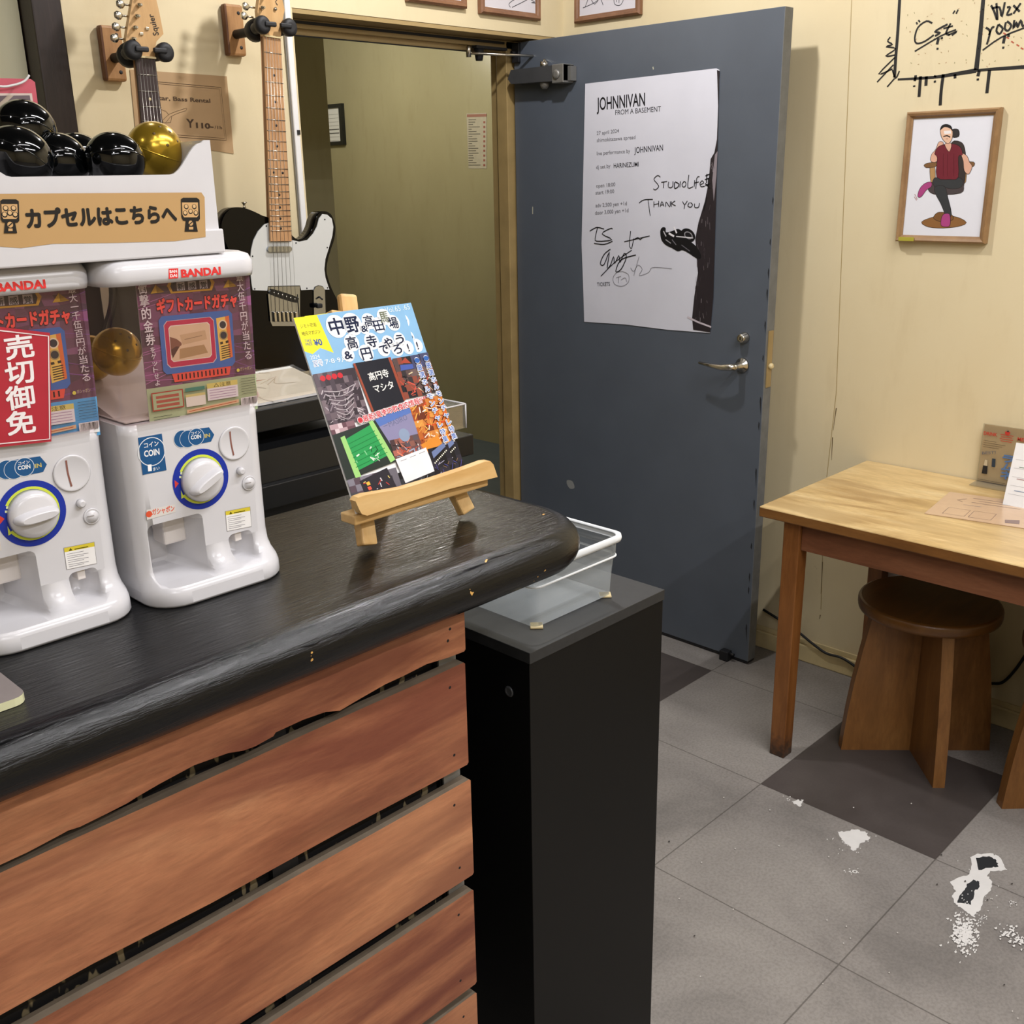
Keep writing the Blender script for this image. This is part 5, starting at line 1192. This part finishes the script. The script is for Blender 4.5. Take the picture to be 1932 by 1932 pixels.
# ================================================================ GUITARS, HANGERS, RENTAL SIGN
GP = 2.335                                  # plane of the strings
def gy(x, y, dy=0.0): return aty(x, y, GP+dy)
def guitar_common(t, nutL, nutR, botL, botR, inlay, fb_mat, fret_n, dot, scale=0.648):
    nl, nr, bl, br = [gy(*q, 0.006) for q in (nutL, nutR, botL, botR)]
    nc, bc = (nl+nr)/2, (bl+br)/2; dn = (bc-nc); L = dn.length; d = dn.normalized(); e = Vector((-d.z, 0, d.x)); e = e if e.x > 0 else -e
    wn, wb = (nr-nl).length, (br-bl).length
    def at(s_, w_, dy=0.0):   # s along the neck from the nut, w -1..1 across
        k = s_/L; ww = wn+(wb-wn)*k; c = nc+d*s_ + e*(w_*ww/2); return Vector((c.x, GP+0.006+dy, c.z))
    bm = BM(); 
    prism(bm, [at(0, -1), at(0, 1), at(L, 1), at(L, -1)], (0, .006, 0))
    fb = obj('fretboard', bm, fb_mat, t)
    bm = BM(); out = []
    for s_ in (0.0, L*.5, L):
        k = s_/L; ww = (wn+(wb-wn)*k)/2; c = at(s_, 0, .012)
        out.append([c+e*(ww*math.cos(a))+Vector((0, 0.016*math.sin(a), 0)) for a in [PI*j/12 for j in range(13)]])
    rings(bm, out); obj('neck', bm, 'maple', t)
    for n_ in range(1, fret_n+1):
        s_ = scale*(1-2**(-n_/12.0))
        if s_ < L-.004: bm = BM(); tube(bm, [at(s_, -1, -.0005), at(s_, 1, -.0005)], 0.0010, seg=6); obj('fret', bm, 'steel', fb)

    for n_ in (3, 5, 7, 9, 12, 15, 17, 19, 21):
        if n_ > fret_n: continue
        s_ = scale*(2-2**(-n_/12.0)-2**(-(n_-1)/12.0))/2
        if s_ > L-.004: continue
        for w_ in ((-.45, .45) if n_ == 12 else (0,)): bm = BM(); lathe(bm, at(s_, w_, 0), (0, -1, 0), [(.0032, 0), (.0032, .0004), (0, .0004)], seg=14); obj('position_dot', bm, dot, fb)
    bm = BM(); a = at(0, 0, -.001); obox(bm, a, e, Y_, d, wn, .008, .004, 0); obj('nut', bm, 'base', t)
    return at, d, e, nc, wn, L
def tuners(t, at, e, pts, side=-1, mat='steel'):
    for i, (x, y) in enumerate(pts):
        p = gy(x, y, .004)
        bm = BM(); lathe(bm, p, (0, -1, 0), [(.0048, 0), (.0045, .004), (.003, .005), (.0028, .012), (.0022, .013)], seg=14)
        tp = obj('tuning_post', bm, 'steel', t)
        b = p + e*side*.028; b.y += .012
        bm = BM(); tube(bm, [p+Vector((0, .012, 0))+e*side*.012, b], .0022, seg=8)
        rs = []
        for k, (r1, r2) in ((0, (.004, .003)), (.004, (.0085, .0045)), (.011, (.0095, .0045)), (.017, (.006, .003))):
            c = b+e*side*k; rs.append([c+Vector((0, r2*math.sin(a), 0))+Z_*(r1*math.cos(a)) for a in [2*PI*j/12 for j in range(12)]])
        rings(bm, rs); obj('tuning_key', bm, mat, tp)
def body_mesh(px, thick, dy=.018, n=3):
    pts = [gy(*q, dy) for q in px]; P = [Vector((v.x, GP+dy, v.z)) for v in smooth_poly(pts, n)]
    bm = BM(); a, b = prism(bm, P, (0, thick, 0), smooth_side=True)
    return bm, P
def bevel_rim(bm, P, r=.006):
    es = [e for e in bm.edges if len(e.link_faces) == 2 and e.calc_face_angle(0) > 1.0]
    bmesh.ops.bevel(bm, geom=es, offset=r, segments=3, affect='EDGES')
# ---- telecaster-shaped guitar
g2 = thing('electric_guitar', 'black single-cutaway electric guitar with white pickguard hanging beside the doorway', 'guitar', gy(530, 700, .03))
tele = [(507.6, 412), (503, 409), (495.6, 407), (482.6, 400.6), (465, 393.5), (450, 391), (434.8, 395), (424, 406), (418.5, 421), (419.6, 436.5), (426, 458), (434.8, 478), (441, 500), (440, 525), (430, 552), (420, 580), (415, 610), (418, 645), (432, 672), (460, 690), (500, 699), (545, 702), (590, 698), (628, 682), (650, 660), (658, 630), (654, 605), (644.6, 582), (637, 567), (626, 545), (618.5, 523.5), (616, 508), (618.5, 490.9), (624, 471.3), (630.5, 451.7), (633, 432), (630.4, 417), (624, 404), (613, 398.5), (602, 402.8), (595.6, 414.8), (592, 427.8), (585, 441), (574, 450.7), (561, 451.7), (550, 443), (545, 436), (530, 432), (512, 430), (508, 420)]
bm, P = body_mesh(tele, .040); bevel_rim(bm, P); obj('body', bm, 'blackgloss', g2)
pg = [(507.6, 420), (499, 423.5), (487, 436.5), (478, 454), (474, 471), (472.4, 488.7), (472.8, 515), (475, 536.5), (477, 547.4), (504.3, 548.5), (505.4, 539.8), (566.3, 538.7), (568.5, 547.4), (591.3, 546.3), (593, 541), (601, 538), (609, 540), (613, 546.3), (621.7, 546.3), (619.6, 541), (614, 523.5), (612, 508), (614, 488.7), (620.7, 467), (627, 445), (629, 428), (626, 412.6), (617.4, 405), (608.7, 404), (602, 412.6), (598, 427.8), (591, 440.9), (580.4, 452.8), (565, 456), (551, 453), (550, 456), (511, 456)]
bm = BM(); prism(bm, [gy(*q, .0155) for q in pg], (0, .0024, 0)); pgo = obj('pickguard', bm, 'guitarwhite', g2)
for x, y in ((502.5, 426.5), (476.5, 483.5), (480.5, 545), (579, 544), (558.5, 458.5), (612.8, 414), (617.5, 467), (618, 543)): bm = BM(); lathe(bm, gy(x, y, .0154), (0, -1, 0), [(.0022, 0), (.002, .0006), (0, .0006)], seg=10); obj('screw', bm, 'rubber', pgo)
at, d_, e_, nc, wn, L = guitar_common(g2, (497.8, 69), (529.5, 70), (510.8, 455), (550.5, 455), True, 'maple', 21, 'rubber')
bm = BM(); P = [gy(*q, .007) for q in ((497, 68), (494, 52), (488, 40), (486, 20), (490, -10), (494, -40), (496, -75), (503, -95), (520, -100), (532, -88), (533, -60), (529, -30), (533, 0), (537, 18), (533, 40), (531, 55), (530, 69))]
prism(bm, P, (0, .013, 0)); hd = obj('headstock', bm, 'headwood', g2)
tuners(g2, at, e_, [(491, 33), (494, 15), (497, -6), (500, -27), (503, -48), (506, -69)])
bm = BM(); lathe(bm, gy(519, 17, .006), (0, -1, 0), [(.004, 0), (.004, .003), (0, .004)], seg=12); obj('string_tree', bm, 'steel', hd)
pr = PY(GP+.0065, .0002); pr.pl(.002, '#3a2c20', (524, 10), (520, 3), (526, -4), smooth=2); pr.build('headstock_script', hd, 'ink')
# neck pickup, bridge plate with slanted pickup, saddles, control plate, strings
bm = BM(); c0, c1 = gy(513.5, 470.5, .0), gy(550.5, 470, .0); r_ = .0068
P = []
for k in range(13): a = math.radians(90+180*k/12); P.append(c0+Vector((r_*math.cos(a), .0085, r_*math.sin(a))))
for k in range(13): a = math.radians(-90+180*k/12); P.append(c1+Vector((r_*math.cos(a), .0085, r_*math.sin(a))))
prism(bm, P, (0, .009, 0)); obj('neck_pickup', bm, 'chrome', g2)
bp = [gy(*q, .0165) for q in ((506, 541), (566, 540), (566, 606), (563, 615), (514, 615), (510, 606))]
bm = BM(); prism(bm, bp, (0, .0018, 0)); br = obj('bridge_plate', bm, 'chrome', g2)
bm = BM(); P = [gy(*q, .0135) for q in ((511, 548), (517, 546), (560, 560), (562, 567), (557, 571), (512, 556))]; P = [Vector((v.x, GP+.0135, v.z)) for v in smooth_poly(P, 4)]; prism(bm, P, (0, .004, 0)); bpk = obj('bridge_pickup', bm, 'black', br)
for i in range(6): q = (517.5+i*7.8, 552.5+i*2.4); bm = BM(); lathe(bm, gy(*q, .0135), (0, -1, 0), [(.0024, 0), (.0022, .0008), (0, .0008)], seg=10); obj('pole_piece', bm, 'steel', bpk)
for i in range(6):
    c = gy(519.5+i*8, 597, .0115); bm = BM(); box(bm, c.x-.0036, c.y-.002, c.z-.014, c.x+.0036, c.y+.004, c.z+.012, bev=.0012); obj('saddle', bm, 'steel', br)
for x in (508.5, 564.5): 
    p = gy(x, 580, .014); bm = BM(); box(bm, p.x-.0008, p.y, p.z-.036, p.x+.0008, p.y+.003, p.z+.034); obj('bridge_lip', bm, 'chrome', br)
bm = BM(); P = [gy(*q, .0150) for q in ((592, 548), (596, 541), (602, 539), (609, 541), (613, 547), (616, 640), (612, 650), (604, 653), (597, 650), (593, 642))]; prism(bm, P, (0, .003, 0)); cp_ = obj('control_plate', bm, 'chrome', g2)
bm = BM(); p = gy(602, 560, .0150); tube(bm, [p, p+Vector((0, -.014, -.006))], .0022, seg=8); q = p+Vector((0, -.017, -.008)); obox(bm, gy(602, 577, .004), X_, Y_, Z_, .017, .012, .012, 0, .003); obj('selector_tip', bm, 'rubber', cp_)
for yy in (605, 635): bm = BM(); lathe(bm, gy(604, yy, .0148), (0, -1, 0), [(.009, 0), (.0088, .012), (.007, .0135), (0, .0135)], seg=20); obj('volume_knob', bm, 'chrome', cp_)
for i in range(6):
    w_ = -0.82+i*0.328; a = at(0, w_, -.004); b = gy(519.5+i*8, 590, .0075); bm = BM(); tube(bm, [a, b], .0007-.00007*i, seg=5); obj('string', bm, 'string', g2)
bm = BM(); p = gy(461, 391, .035); lathe(bm, p-Z_*.002, (0, 0, 1), [(.005, 0), (.003, .004), (.003, .009), (.0075, .013), (.006, .015)], seg=14); obj('strap_button', bm, 'steel', g2)
# ---- strat-shaped guitar, mostly behind the machines
g1 = thing('electric_guitar', 'electric guitar with dark fretboard and maple headstock hanging behind the capsule tray', 'guitar', gy(320, 700, .03))
at, d_, e_, nc, wn, L = guitar_common(g1, (256.4, 107.3), (292.6, 109), (290.5, 490), (337.5, 489), True, 'rosewood', 21, 'base')
bcx = at(L, 0).x
strat = [(-.03, 1.395), (-.06, 1.405), (-.09, 1.43), (-.12, 1.475), (-.145, 1.485), (-.16, 1.465), (-.155, 1.42), (-.14, 1.37), (-.125, 1.31), (-.13, 1.25), (-.155, 1.19), (-.16, 1.13), (-.145, 1.07), (-.11, 1.03), (-.05, 1.01), (.02, 1.01), (.08, 1.025), (.13, 1.06), (.155, 1.12), (.15, 1.18), (.125, 1.235), (.108, 1.29), (.108, 1.32), (.118, 1.345), (.120, 1.366), (.111, 1.383), (.098, 1.384), (.085, 1.365), (.07, 1.345), (.05, 1.335), (.03, 1.335)]
bm = BM(); P = [Vector((bcx+v.x, GP+.018, v.y)) for v in smooth_poly([(a, b, 0) for a, b in strat], 3)]; prism(bm, P, (0, .042, 0), smooth_side=True); bevel_rim(bm, P); obj('body', bm, 'blackgloss', g1)
pgs = [(-.03, 1.33), (-.05, 1.30), (-.06, 1.22), (-.05, 1.15), (.02, 1.13), (.09, 1.08), (.13, 1.10), (.13, 1.15), (.10, 1.22), (.09, 1.29), (.10, 1.335), (.108, 1.360), (.104, 1.374), (.096, 1.372), (.08, 1.35), (.05, 1.325), (.03, 1.325)]
bm = BM(); P = [Vector((bcx+v.x, GP+.0155, v.y)) for v in smooth_poly([(a, b, 0) for a, b in pgs], 3)]; prism(bm, P, (0, .0024, 0)); obj('pickguard', bm, 'guitarwhite', g1)
for z in (1.18, 1.23, 1.28): bm = BM(); obox(bm, (bcx, GP+.012, z), X_, Y_, Z_, .078, .008, .016, 0, .003); obj('pickup', bm, 'base', g1)
bm = BM(); obox(bm, (bcx, GP+.013, 1.125), X_, Y_, Z_, .075, .006, .03, 0, .002); obj('bridge', bm, 'steel', g1)
bm = BM(); P = [gy(*q, .007) for q in ((257, 107), (255, 95), (246, 86), (237.5, 78), (240, 60), (245, 30), (250, 0), (256, -35), (262, -66), (275, -92), (296, -100), (316, -88), (320, -66), (306, -52), (292, -46), (288, -30), (294, -5), (301, 25), (308.5, 64), (302, 71), (295.5, 78), (293, 90), (292.8, 109))]
prism(bm, P, (0, .013, 0)); hd = obj('headstock', bm, 'headwood', g1)
tuners(g1, at, e_, [(251, 74), (254, 52.5), (258, 31), (262, 10), (266, -11), (270, -32)])
for x, y in ((267, 64), (278, 54)): q = gy(x, y, .005); bm = BM(); obox(bm, q, X_, Y_, Z_, .008, .003, .006, 0, .0008); obj('string_tree', bm, 'steel', hd)
pr = PY(GP+.0065, .0002); pr.tpx('Squier', (300, 66), (289, 26), 14, '#2a2018', bold=.01); pr.build('headstock_script', hd, 'ink')
for i in range(6):
    w_ = -0.82+i*0.328; a = at(0, w_, -.004); b = Vector((bcx-.026+i*.0104, GP+.006, 1.13)); bm = BM(); tube(bm, [a, b], .0007-.00007*i, seg=5); obj('string', bm, 'string', g1)
# ---- wall hangers
def hanger(bx, by, nx, ny, lab):
    p = aty(bx, by, WA-.02); q = gy(nx, ny, .015)
    t = thing('guitar_hanger', lab, 'guitar hanger', (p.x, WA, p.z), 'wooden-block guitar hangers')
    bm = BM(); box(bm, p.x-.027, WA-.022, p.z-.060, p.x+.027, WA-.0005, p.z+.060, bev=.006)
    for f in bm.faces:
        if f.calc_center_median().x < p.x-.022: f.material_index = 1
    bl = obj('block', bm, ['hangwood', 'hangside'], t)
    for dz in (-.04, .04): bm = BM(); lathe(bm, (p.x+.012, WA-.0222, p.z+dz), (0, -1, 0), [(.0045, 0), (.0035, .001), (0, .0006)], seg=12); obj('screw', bm, 'rubber', bl)
    cx = q.x; yk = GP+.050
    bm = BM(); tube(bm, [(p.x, WA-.02, p.z-.01), (p.x, WA-.06, p.z-.01), (cx-.005, yk+.02, q.z-.005), (cx, yk, q.z-.005)], .011, seg=12); obj('stem', bm, 'rubber', t)
    bm = BM(); lathe(bm, (cx-.018, yk+.006, q.z-.004), (-.35, -.9, 0), [(.022, -.03), (.026, -.02), (.026, .01), (.020, .016)], seg=20); obj('housing', bm, 'rubber', t)
    for s_ in (-1, 1):
        bm = BM(); tube(bm, [(cx, yk, q.z-.006), (cx+s_*.025, yk-.004, q.z-.006), (cx+s_*.037, yk-.018, q.z-.004), (cx+s_*.038, GP-.008, q.z)], .012, seg=12); am = obj('yoke_arm', bm, 'rubber', t)
        bm = BM(); lathe(bm, (cx+s_*.038, GP-.006, q.z), (0, -1, 0), [(.020, -.012), (.021, 0), (.017, .006), (.010, .007)], seg=20)
        obox(bm, (cx+s_*.022, GP-.012, q.z+.002), X_, Y_, Z_, .032, .010, .011, 0, .003); obj('locking_flap', bm, 'rubber', am)
hanger(214, 101, 274, 98, 'wooden block with black rubber yoke holding the guitar with dark fretboard')
hanger(444, 57, 513, 51, 'wooden block with black rubber yoke holding the black guitar with white pickguard')
# ---- rental sign
sq = [aty(x, y, WA-.002) for x, y in ((245, 131), (428, 144), (441, 290), (400, 284), (330, 278), (270, 272), (256, 250))]
bm = BM(); prism(bm, sq, (0, .0008, 0)); rs_ = tag(obj('rental_sign', bm, 'kraft'), 'brown paper sign about guitar and bass rental pinned on the wall between the guitars', 'sign')
pr = PY(WA-.0023, .0003); K = '#4a3626'
pr.pl(.0012, K, (262, 151), (417, 165), (427, 265), (270, 254), (262, 151)); pr.pl(.0008, K, (265, 155), (414, 168), (424, 261), (273, 250), (265, 155))
pr.tpx('Guitar, Bass Rental', (276, 187), (397, 194), 9, K, bold=.02); pr.tpx('Y', (352, 240), (367, 241), 18, K, bold=.03); pr.tpx('110-', (370, 241), (403, 243), 11, K, bold=.04); pr.tpx('/1h', (405, 243), (419, 244), 7, K)
pr.pl(.0008, K, (306, 228), (320, 215), (345, 206), (352, 204), (350, 209), (340, 212), (322, 220), (312, 232), (306, 228), smooth=2)
pr.pl(.0008, K, (300, 205), (313, 210), (318, 216)); pr.pl(.0008, K, (312, 232), (322, 231), (324, 220))
pr.build('sign_print', rs_, 'print')

# ================================================================ WHITE CORD COVER at the doorway edge
t = thing('cord_cover', 'long white plastic cord cover strip running down the wall edge by the doorway', 'cord cover', (OX-.02, WA, 1.3))
bm = BM(); box(bm, OX-.030, WA-.012, 0.25, OX-.012, WA-.0005, CE-.002, bev=.003); obj('strip', bm, 'whitematte', t)
bm = BM(); box(bm, OX-.0335, WA-.006, 0.25, OX-.0305, WA-.0005, CE-.002); obj('grey_edge', bm, 'alu', t)
p = aty(555, 250, WA); bm = BM(); box(bm, OX-.022, WA-.015, p.z-.006, OX-.013, WA-.0122, p.z+.006); obj('black_clip', bm, 'rubber', t)
bm = BM(); tube(bm, smooth_poly([(OX+.004, WA+.05, 1.72), (OX+.010, WA+.05, 1.66), (OX+.006, WA+.05, 1.60), (OX+.012, WA+.05, 1.53), (OX+.007, WA+.05, 1.44), (OX+.012, WA+.05, 1.35), (OX+.006, WA+.05, 1.2)], 4, False), .003, seg=8)
tag(obj('door_cable', bm, 'cable'), 'thin dark wavy cable hanging on the doorway edge behind the cord cover', 'cable')

# ================================================================ HALL ITEMS
bm = BM(); X4 = 4.22
fa = [atx(x, y, X4-.02) for x, y in ((612, 198), (641, 198), (649, 273), (618, 273))]
y0, y1, z0, z1 = fa[2].y, fa[0].y+.08, fa[2].z, fa[0].z
t = thing('framed_notice', 'black framed white notice on the olive hall wall, seen through the doorway', 'picture frame', (X4, (y0+y1)/2, z0))
for a in ((y0, z0, y1, z0+.022), (y0, z1-.022, y1, z1), (y0, z0+.022, y0+.028, z1-.022), (y1-.028, z0+.022, y1, z1-.022)): box(bm, X4-.025, a[0], a[1], X4-.0005, a[2], a[3])
obj('frame', bm, 'corridordoor', t)
bm = BM(); box(bm, X4-.012, y0+.028, z0+.022, X4-.001, y1-.028, z1-.022); sh_ = obj('sheet', bm, 'whitematte', t)
pr = PX(X4-.0125, .0003)
for i in range(8): pr.line([(-y1+.06, z1-.06-.022*i), (-y0-.05, z1-.06-.022*i)], .006 if i in (4, 5) else .002, '#5a5a5a' if i in (4, 5) else '#9a9a96')
pr.build('notice_print', sh_)
na = [atx(x, y, X4-.002) for x, y in ((880, 214), (918, 213), (918, 318), (884, 318))]
bm = BM(); prism(bm, na, (.001, 0, 0)); nt = tag(obj('paper_notice', bm, simple('grey_paper', '#b3ab98', .6)), 'narrow paper notice with small text on the far hall wall', 'notice')
pr = PX(X4-.0023, .0003); pr.pp('#9a6a5c', (881, 216), (918, 215), (918, 220), (881, 221)); R = random.Random(9)
for i in range(20):
    y = 226+i*4.5; pr.pl(.004, '#6a655c', (884, y), (R.uniform(890, 908), y-.2)); 
    if i % 2: pr.pp('#9a5a50', (912, y-2), (915.5, y-2), (915.5, y+2), (912, y+2))
pr.build('notice_text', nt)

# ================================================================ BLACK RACK BEHIND THE COUNTER
t = thing('black_desk', 'black desk with a raised shelf behind the counter, below the hanging guitars', 'desk', (0.8, 1.65, 0))
for x0, y0, z0, x1, y1, z1, nm in ((0.10, 1.45, 0.995, 1.367, 1.86, 1.036, 'desktop'), (0.12, 1.47, 0.0, 1.24, 1.49, 0.9945, 'front_panel'), (1.22, 1.491, 0.0, 1.24, 1.84, 0.9945, 'side_panel'), (0.12, 1.491, 0.0, 0.14, 1.84, 0.9945, 'side_panel'),
        (0.40, 1.47, 1.122, 1.12, 1.79, 1.160, 'raised_shelf'), (0.41, 1.72, 1.0365, 0.43, 1.77, 1.1215, 'shelf_post'), (1.08, 1.72, 1.0365, 1.10, 1.77, 1.1215, 'shelf_post')):
    bm = BM(); box(bm, x0, y0, z0, x1, y1, z1, bev=.002); obj(nm, bm, 'black', t)
bm = BM(); prism(bm, [(0.45, 1.465, 1.0365), (0.45, 1.70, 1.0365), (0.45, 1.70, 1.104), (0.45, 1.50, 1.100), (0.45, 1.472, 1.09)], (0.68, 0, 0)); tag(obj('keyboard_case', bm, 'black'), 'long black case lying on the black desk under its raised shelf', 'case')
# picture in a clear sleeve leaning on the upper shelf
t = thing('picture_sleeve', 'pale illustrated board in a crinkled clear sleeve on the black shelf, under the guitar', 'picture', (0.84, 1.57, 1.1605))
A0, A1 = aty(420, 716, 2.02), aty(604, 697, 2.02)
O_ = Vector((0.62, 1.492, 1.1650)); v_ = Vector((0, .985, .17)).normalized()
bm = BM(); n_ = X_.cross(v_).normalized(); W1, H1 = 0.46, 0.146
prism(bm, [O_, O_+X_*W1, O_+X_*W1+v_*H1, O_+v_*H1], n_*-.004); bd = obj('board', bm, 'whitematte', t)
pr = Print(O_, X_, v_, .0004); R = random.Random(12)
pr.poly([(0, 0), (W1, 0), (W1, H1-.012), (0, H1-.012)], '#d8cec0')
pr.poly([(.10, .06), (.26, .085), (.36, .09), (.30, .105), (.18, .115), (.09, .10)], '#cf8a6a'); pr.poly([(.22, .085), (.38, .100), (.30, .112), (.23, .105)], '#9c5a48')
for i in range(26):
    a = (R.uniform(.03, .40), R.uniform(.01, .14)); pr.line([a, (a[0]+R.uniform(-.05, .05), a[1]+R.uniform(-.03, .03)), (a[0]+R.uniform(-.07, .07), a[1]+R.uniform(-.04, .02))], .0016, R.choice(['#b8a890', '#c8b8a8', '#a89888', '#e8e2da']), 3)
pr.poly([(.24, .02), (.32, .03), (.33, .05), (.27, .055)], '#d8b4b0'); pr.build('illustration', bd, 'printgloss')
bm = BM(); G_ = []
for j in range(9):
    row = []
    for i in range(25):
        p = O_+X_*(W1*i/24)+v_*(H1*.93*j/8)+n_*(.006+.003*noise.noise(Vector((i*.5, j*.8, 3)))); row.append(bm.verts.new(p))
    G_.append(row)
for j in range(8):
    for i in range(24): face(bm, [G_[j][i], G_[j][i+1], G_[j+1][i+1], G_[j+1][i]], 0, True)
obj('clear_sleeve', bm, 'acrylic', t)
# clear acrylic box at the right end of the rack
t = thing('acrylic_box', 'small clear acrylic box on the right end of the black desk behind the magazines', 'box', (1.30, 1.57, 1.0362))
bx = [aty(x, y, 1.50) for x, y in ((845, 765), (878, 762), (885, 832))]
x1 = bx[1].x; z1 = bx[1].z; z0 = 1.0365; x0 = x1-.15
bm = BM(); ys0, ys1 = 1.50, 1.62
for a in ((x0, ys0, z0, x1, ys0+.003, z1), (x0, ys1-.003, z0, x1, ys1, z1), (x0, ys0+.003, z0, x0+.003, ys1-.003, z1), (x1-.003, ys0+.003, z0, x1, ys1-.003, z1), (x0+.003, ys0+.003, z1-.003, x1-.003, ys1-.003, z1)): bm = BM(); box(bm, *a); obj('clear_panel', bm, 'acrylic', t)
bm = BM()
for a, b in (((x0, ys0, z1), (x1, ys0, z1)), ((x1, ys0, z1), (x1, ys1, z1)), ((x1, ys0, z0), (x1, ys0, z1)), ((x1, ys1, z0), (x1, ys1, z1))): bm = BM(); tube(bm, [a, b], .0018, seg=6); obj('bright_edge', bm, 'whitep', t)
# pink bordered card hanging on the wall left of the post
t = thing('pink_card', 'pink bordered dark card with a white cord loop, left of the dark wall post', 'card', (0.9, 2.30, 1.6))
q = [aty(x, y, 2.20) for x, y in ((-60, 146), (58, 149), (66, 155), (80, 260), (-60, 260))]
bm = BM(); prism(bm, q, (0, .04, 0)); bk = obj('card_box', bm, 'pink', t)
pr = PY(2.20, .0004); pr.pp('#d8c8c0', (-60, 176), (60, 176), (72, 260), (-60, 260)); pr.pp('#6e6068', (-60, 181), (56, 180), (68, 260), (-60, 260)); pr.pp('#b8a898', (0, 205), (26, 180), (14, 180), (-12, 205)); pr.build('card_art', bk)
bm = BM(); tube(bm, smooth_poly([aty(x, y, 2.185) for x, y in ((-40, 150), (0, 163), (28, 160), (46, 153), (55, 142))], 5, False), .0022, seg=8); obj('white_cord', bm, 'whitematte', t)

# ================================================================ PAINT MARKS ON THE FLOOR
pf = PZ(0.0, 0.0004); Wt = '#dedcd8'
def ragged(cx, cy, rx, ry, seed, col, k=26, jag=.35):
    R = random.Random(seed); pts = []
    for i in range(k):
        a = 2*PI*i/k; r = 1+R.uniform(-jag, jag*.6); pts.append((cx+rx*r*math.cos(a), cy+ry*r*math.sin(a)))
    pf.poly(pf.P(*pts), col)
def rag(col, *pts):
    out = []
    for i, a in enumerate(pts):
        b = pts[(i+1) % len(pts)]
        for k in range(4):
            t_ = k/4; j = 0 if k == 0 else 2.2
            out.append((a[0]+(b[0]-a[0])*t_+R9.uniform(-j, j), a[1]+(b[1]-a[1])*t_+R9.uniform(-j, j)*.8))
    pf.pp(col, *out)
R9 = random.Random(21)
def speck(x0, y0, x1, y1, n, seed, col=Wt, s=2.2):
    R = random.Random(seed)
    for i in range(n):
        x, y = R.gauss((x0+x1)/2, (x1-x0)/4), R.gauss((y0+y1)/2, (y1-y0)/4); a = R.uniform(0, 3)
        pf.pp(col, (x-s*R.random(), y), (x+s*.4, y-s*.6*R.random()), (x+s*R.random(), y+s*.3), (x, y+s*.7)); pf.k -= 0.75
    pf.k += 1
rag(Wt, (1496, 1512), (1504, 1509), (1508, 1511), (1514, 1509), (1517, 1513), (1511, 1517), (1509, 1523), (1503, 1519), (1498, 1517)); speck(1470, 1500, 1500, 1514, 8, 1)
rag(Wt, (1580, 1568), (1592, 1570), (1606, 1565), (1622, 1566), (1634, 1572), (1642, 1582), (1632, 1588), (1622, 1592), (1616, 1604), (1610, 1606), (1603, 1597), (1594, 1591), (1588, 1582)); speck(1576, 1562, 1646, 1608, 46, 2)
speck(1592, 1640, 1620, 1652, 12, 3); pf.ring(pf.px(1613, 1645), .003, .006, Wt)
rag(Wt, (1830, 1618), (1845, 1611), (1868, 1610), (1884, 1616), (1893, 1630), (1901, 1642), (1884, 1643), (1868, 1644), (1862, 1654), (1872, 1664), (1870, 1680), (1858, 1690), (1854, 1706), (1850, 1718), (1842, 1722), (1838, 1732), (1826, 1724), (1812, 1712), (1800, 1704), (1796, 1690), (1804, 1682), (1792, 1664), (1808, 1656), (1826, 1652), (1832, 1636))
rag('#26282a', (1841, 1619), (1866, 1616), (1880, 1624), (1884, 1636), (1866, 1638), (1846, 1642)); rag('#2e3032', (1824, 1668), (1836, 1660), (1848, 1664), (1848, 1674), (1838, 1682), (1832, 1708), (1806, 1704), (1812, 1688), (1820, 1680))
speck(1790, 1650, 1880, 1740, 40, 5); speck(1836, 1716, 1860, 1742, 16, 12)
speck(1796, 1728, 1844, 1800, 210, 6, s=4.2); speck(1800, 1736, 1838, 1790, 120, 7, s=5)
speck(1884, 1744, 1918, 1774, 40, 8, s=4); speck(1908, 1764, 1940, 1790, 40, 9, s=4); speck(1896, 1695, 1925, 1718, 14, 10)
R = random.Random(11)
for i in range(22): x, y = R.uniform(1260, 1920), R.uniform(1500, 1925); pf.pp('#c8c4be', (x, y), (x+2, y-1), (x+3, y+1), (x+1, y+1.5)); pf.k -= 1
for i in range(8): x, y = R.uniform(1260, 1920), R.uniform(1500, 1925); pf.pp('#3a3633', (x, y), (x+3, y-1), (x+4, y+1), (x+1, y+2)); pf.k -= 1
pf.build('paint_marks', bpy.data.objects['floor'], 'ink')
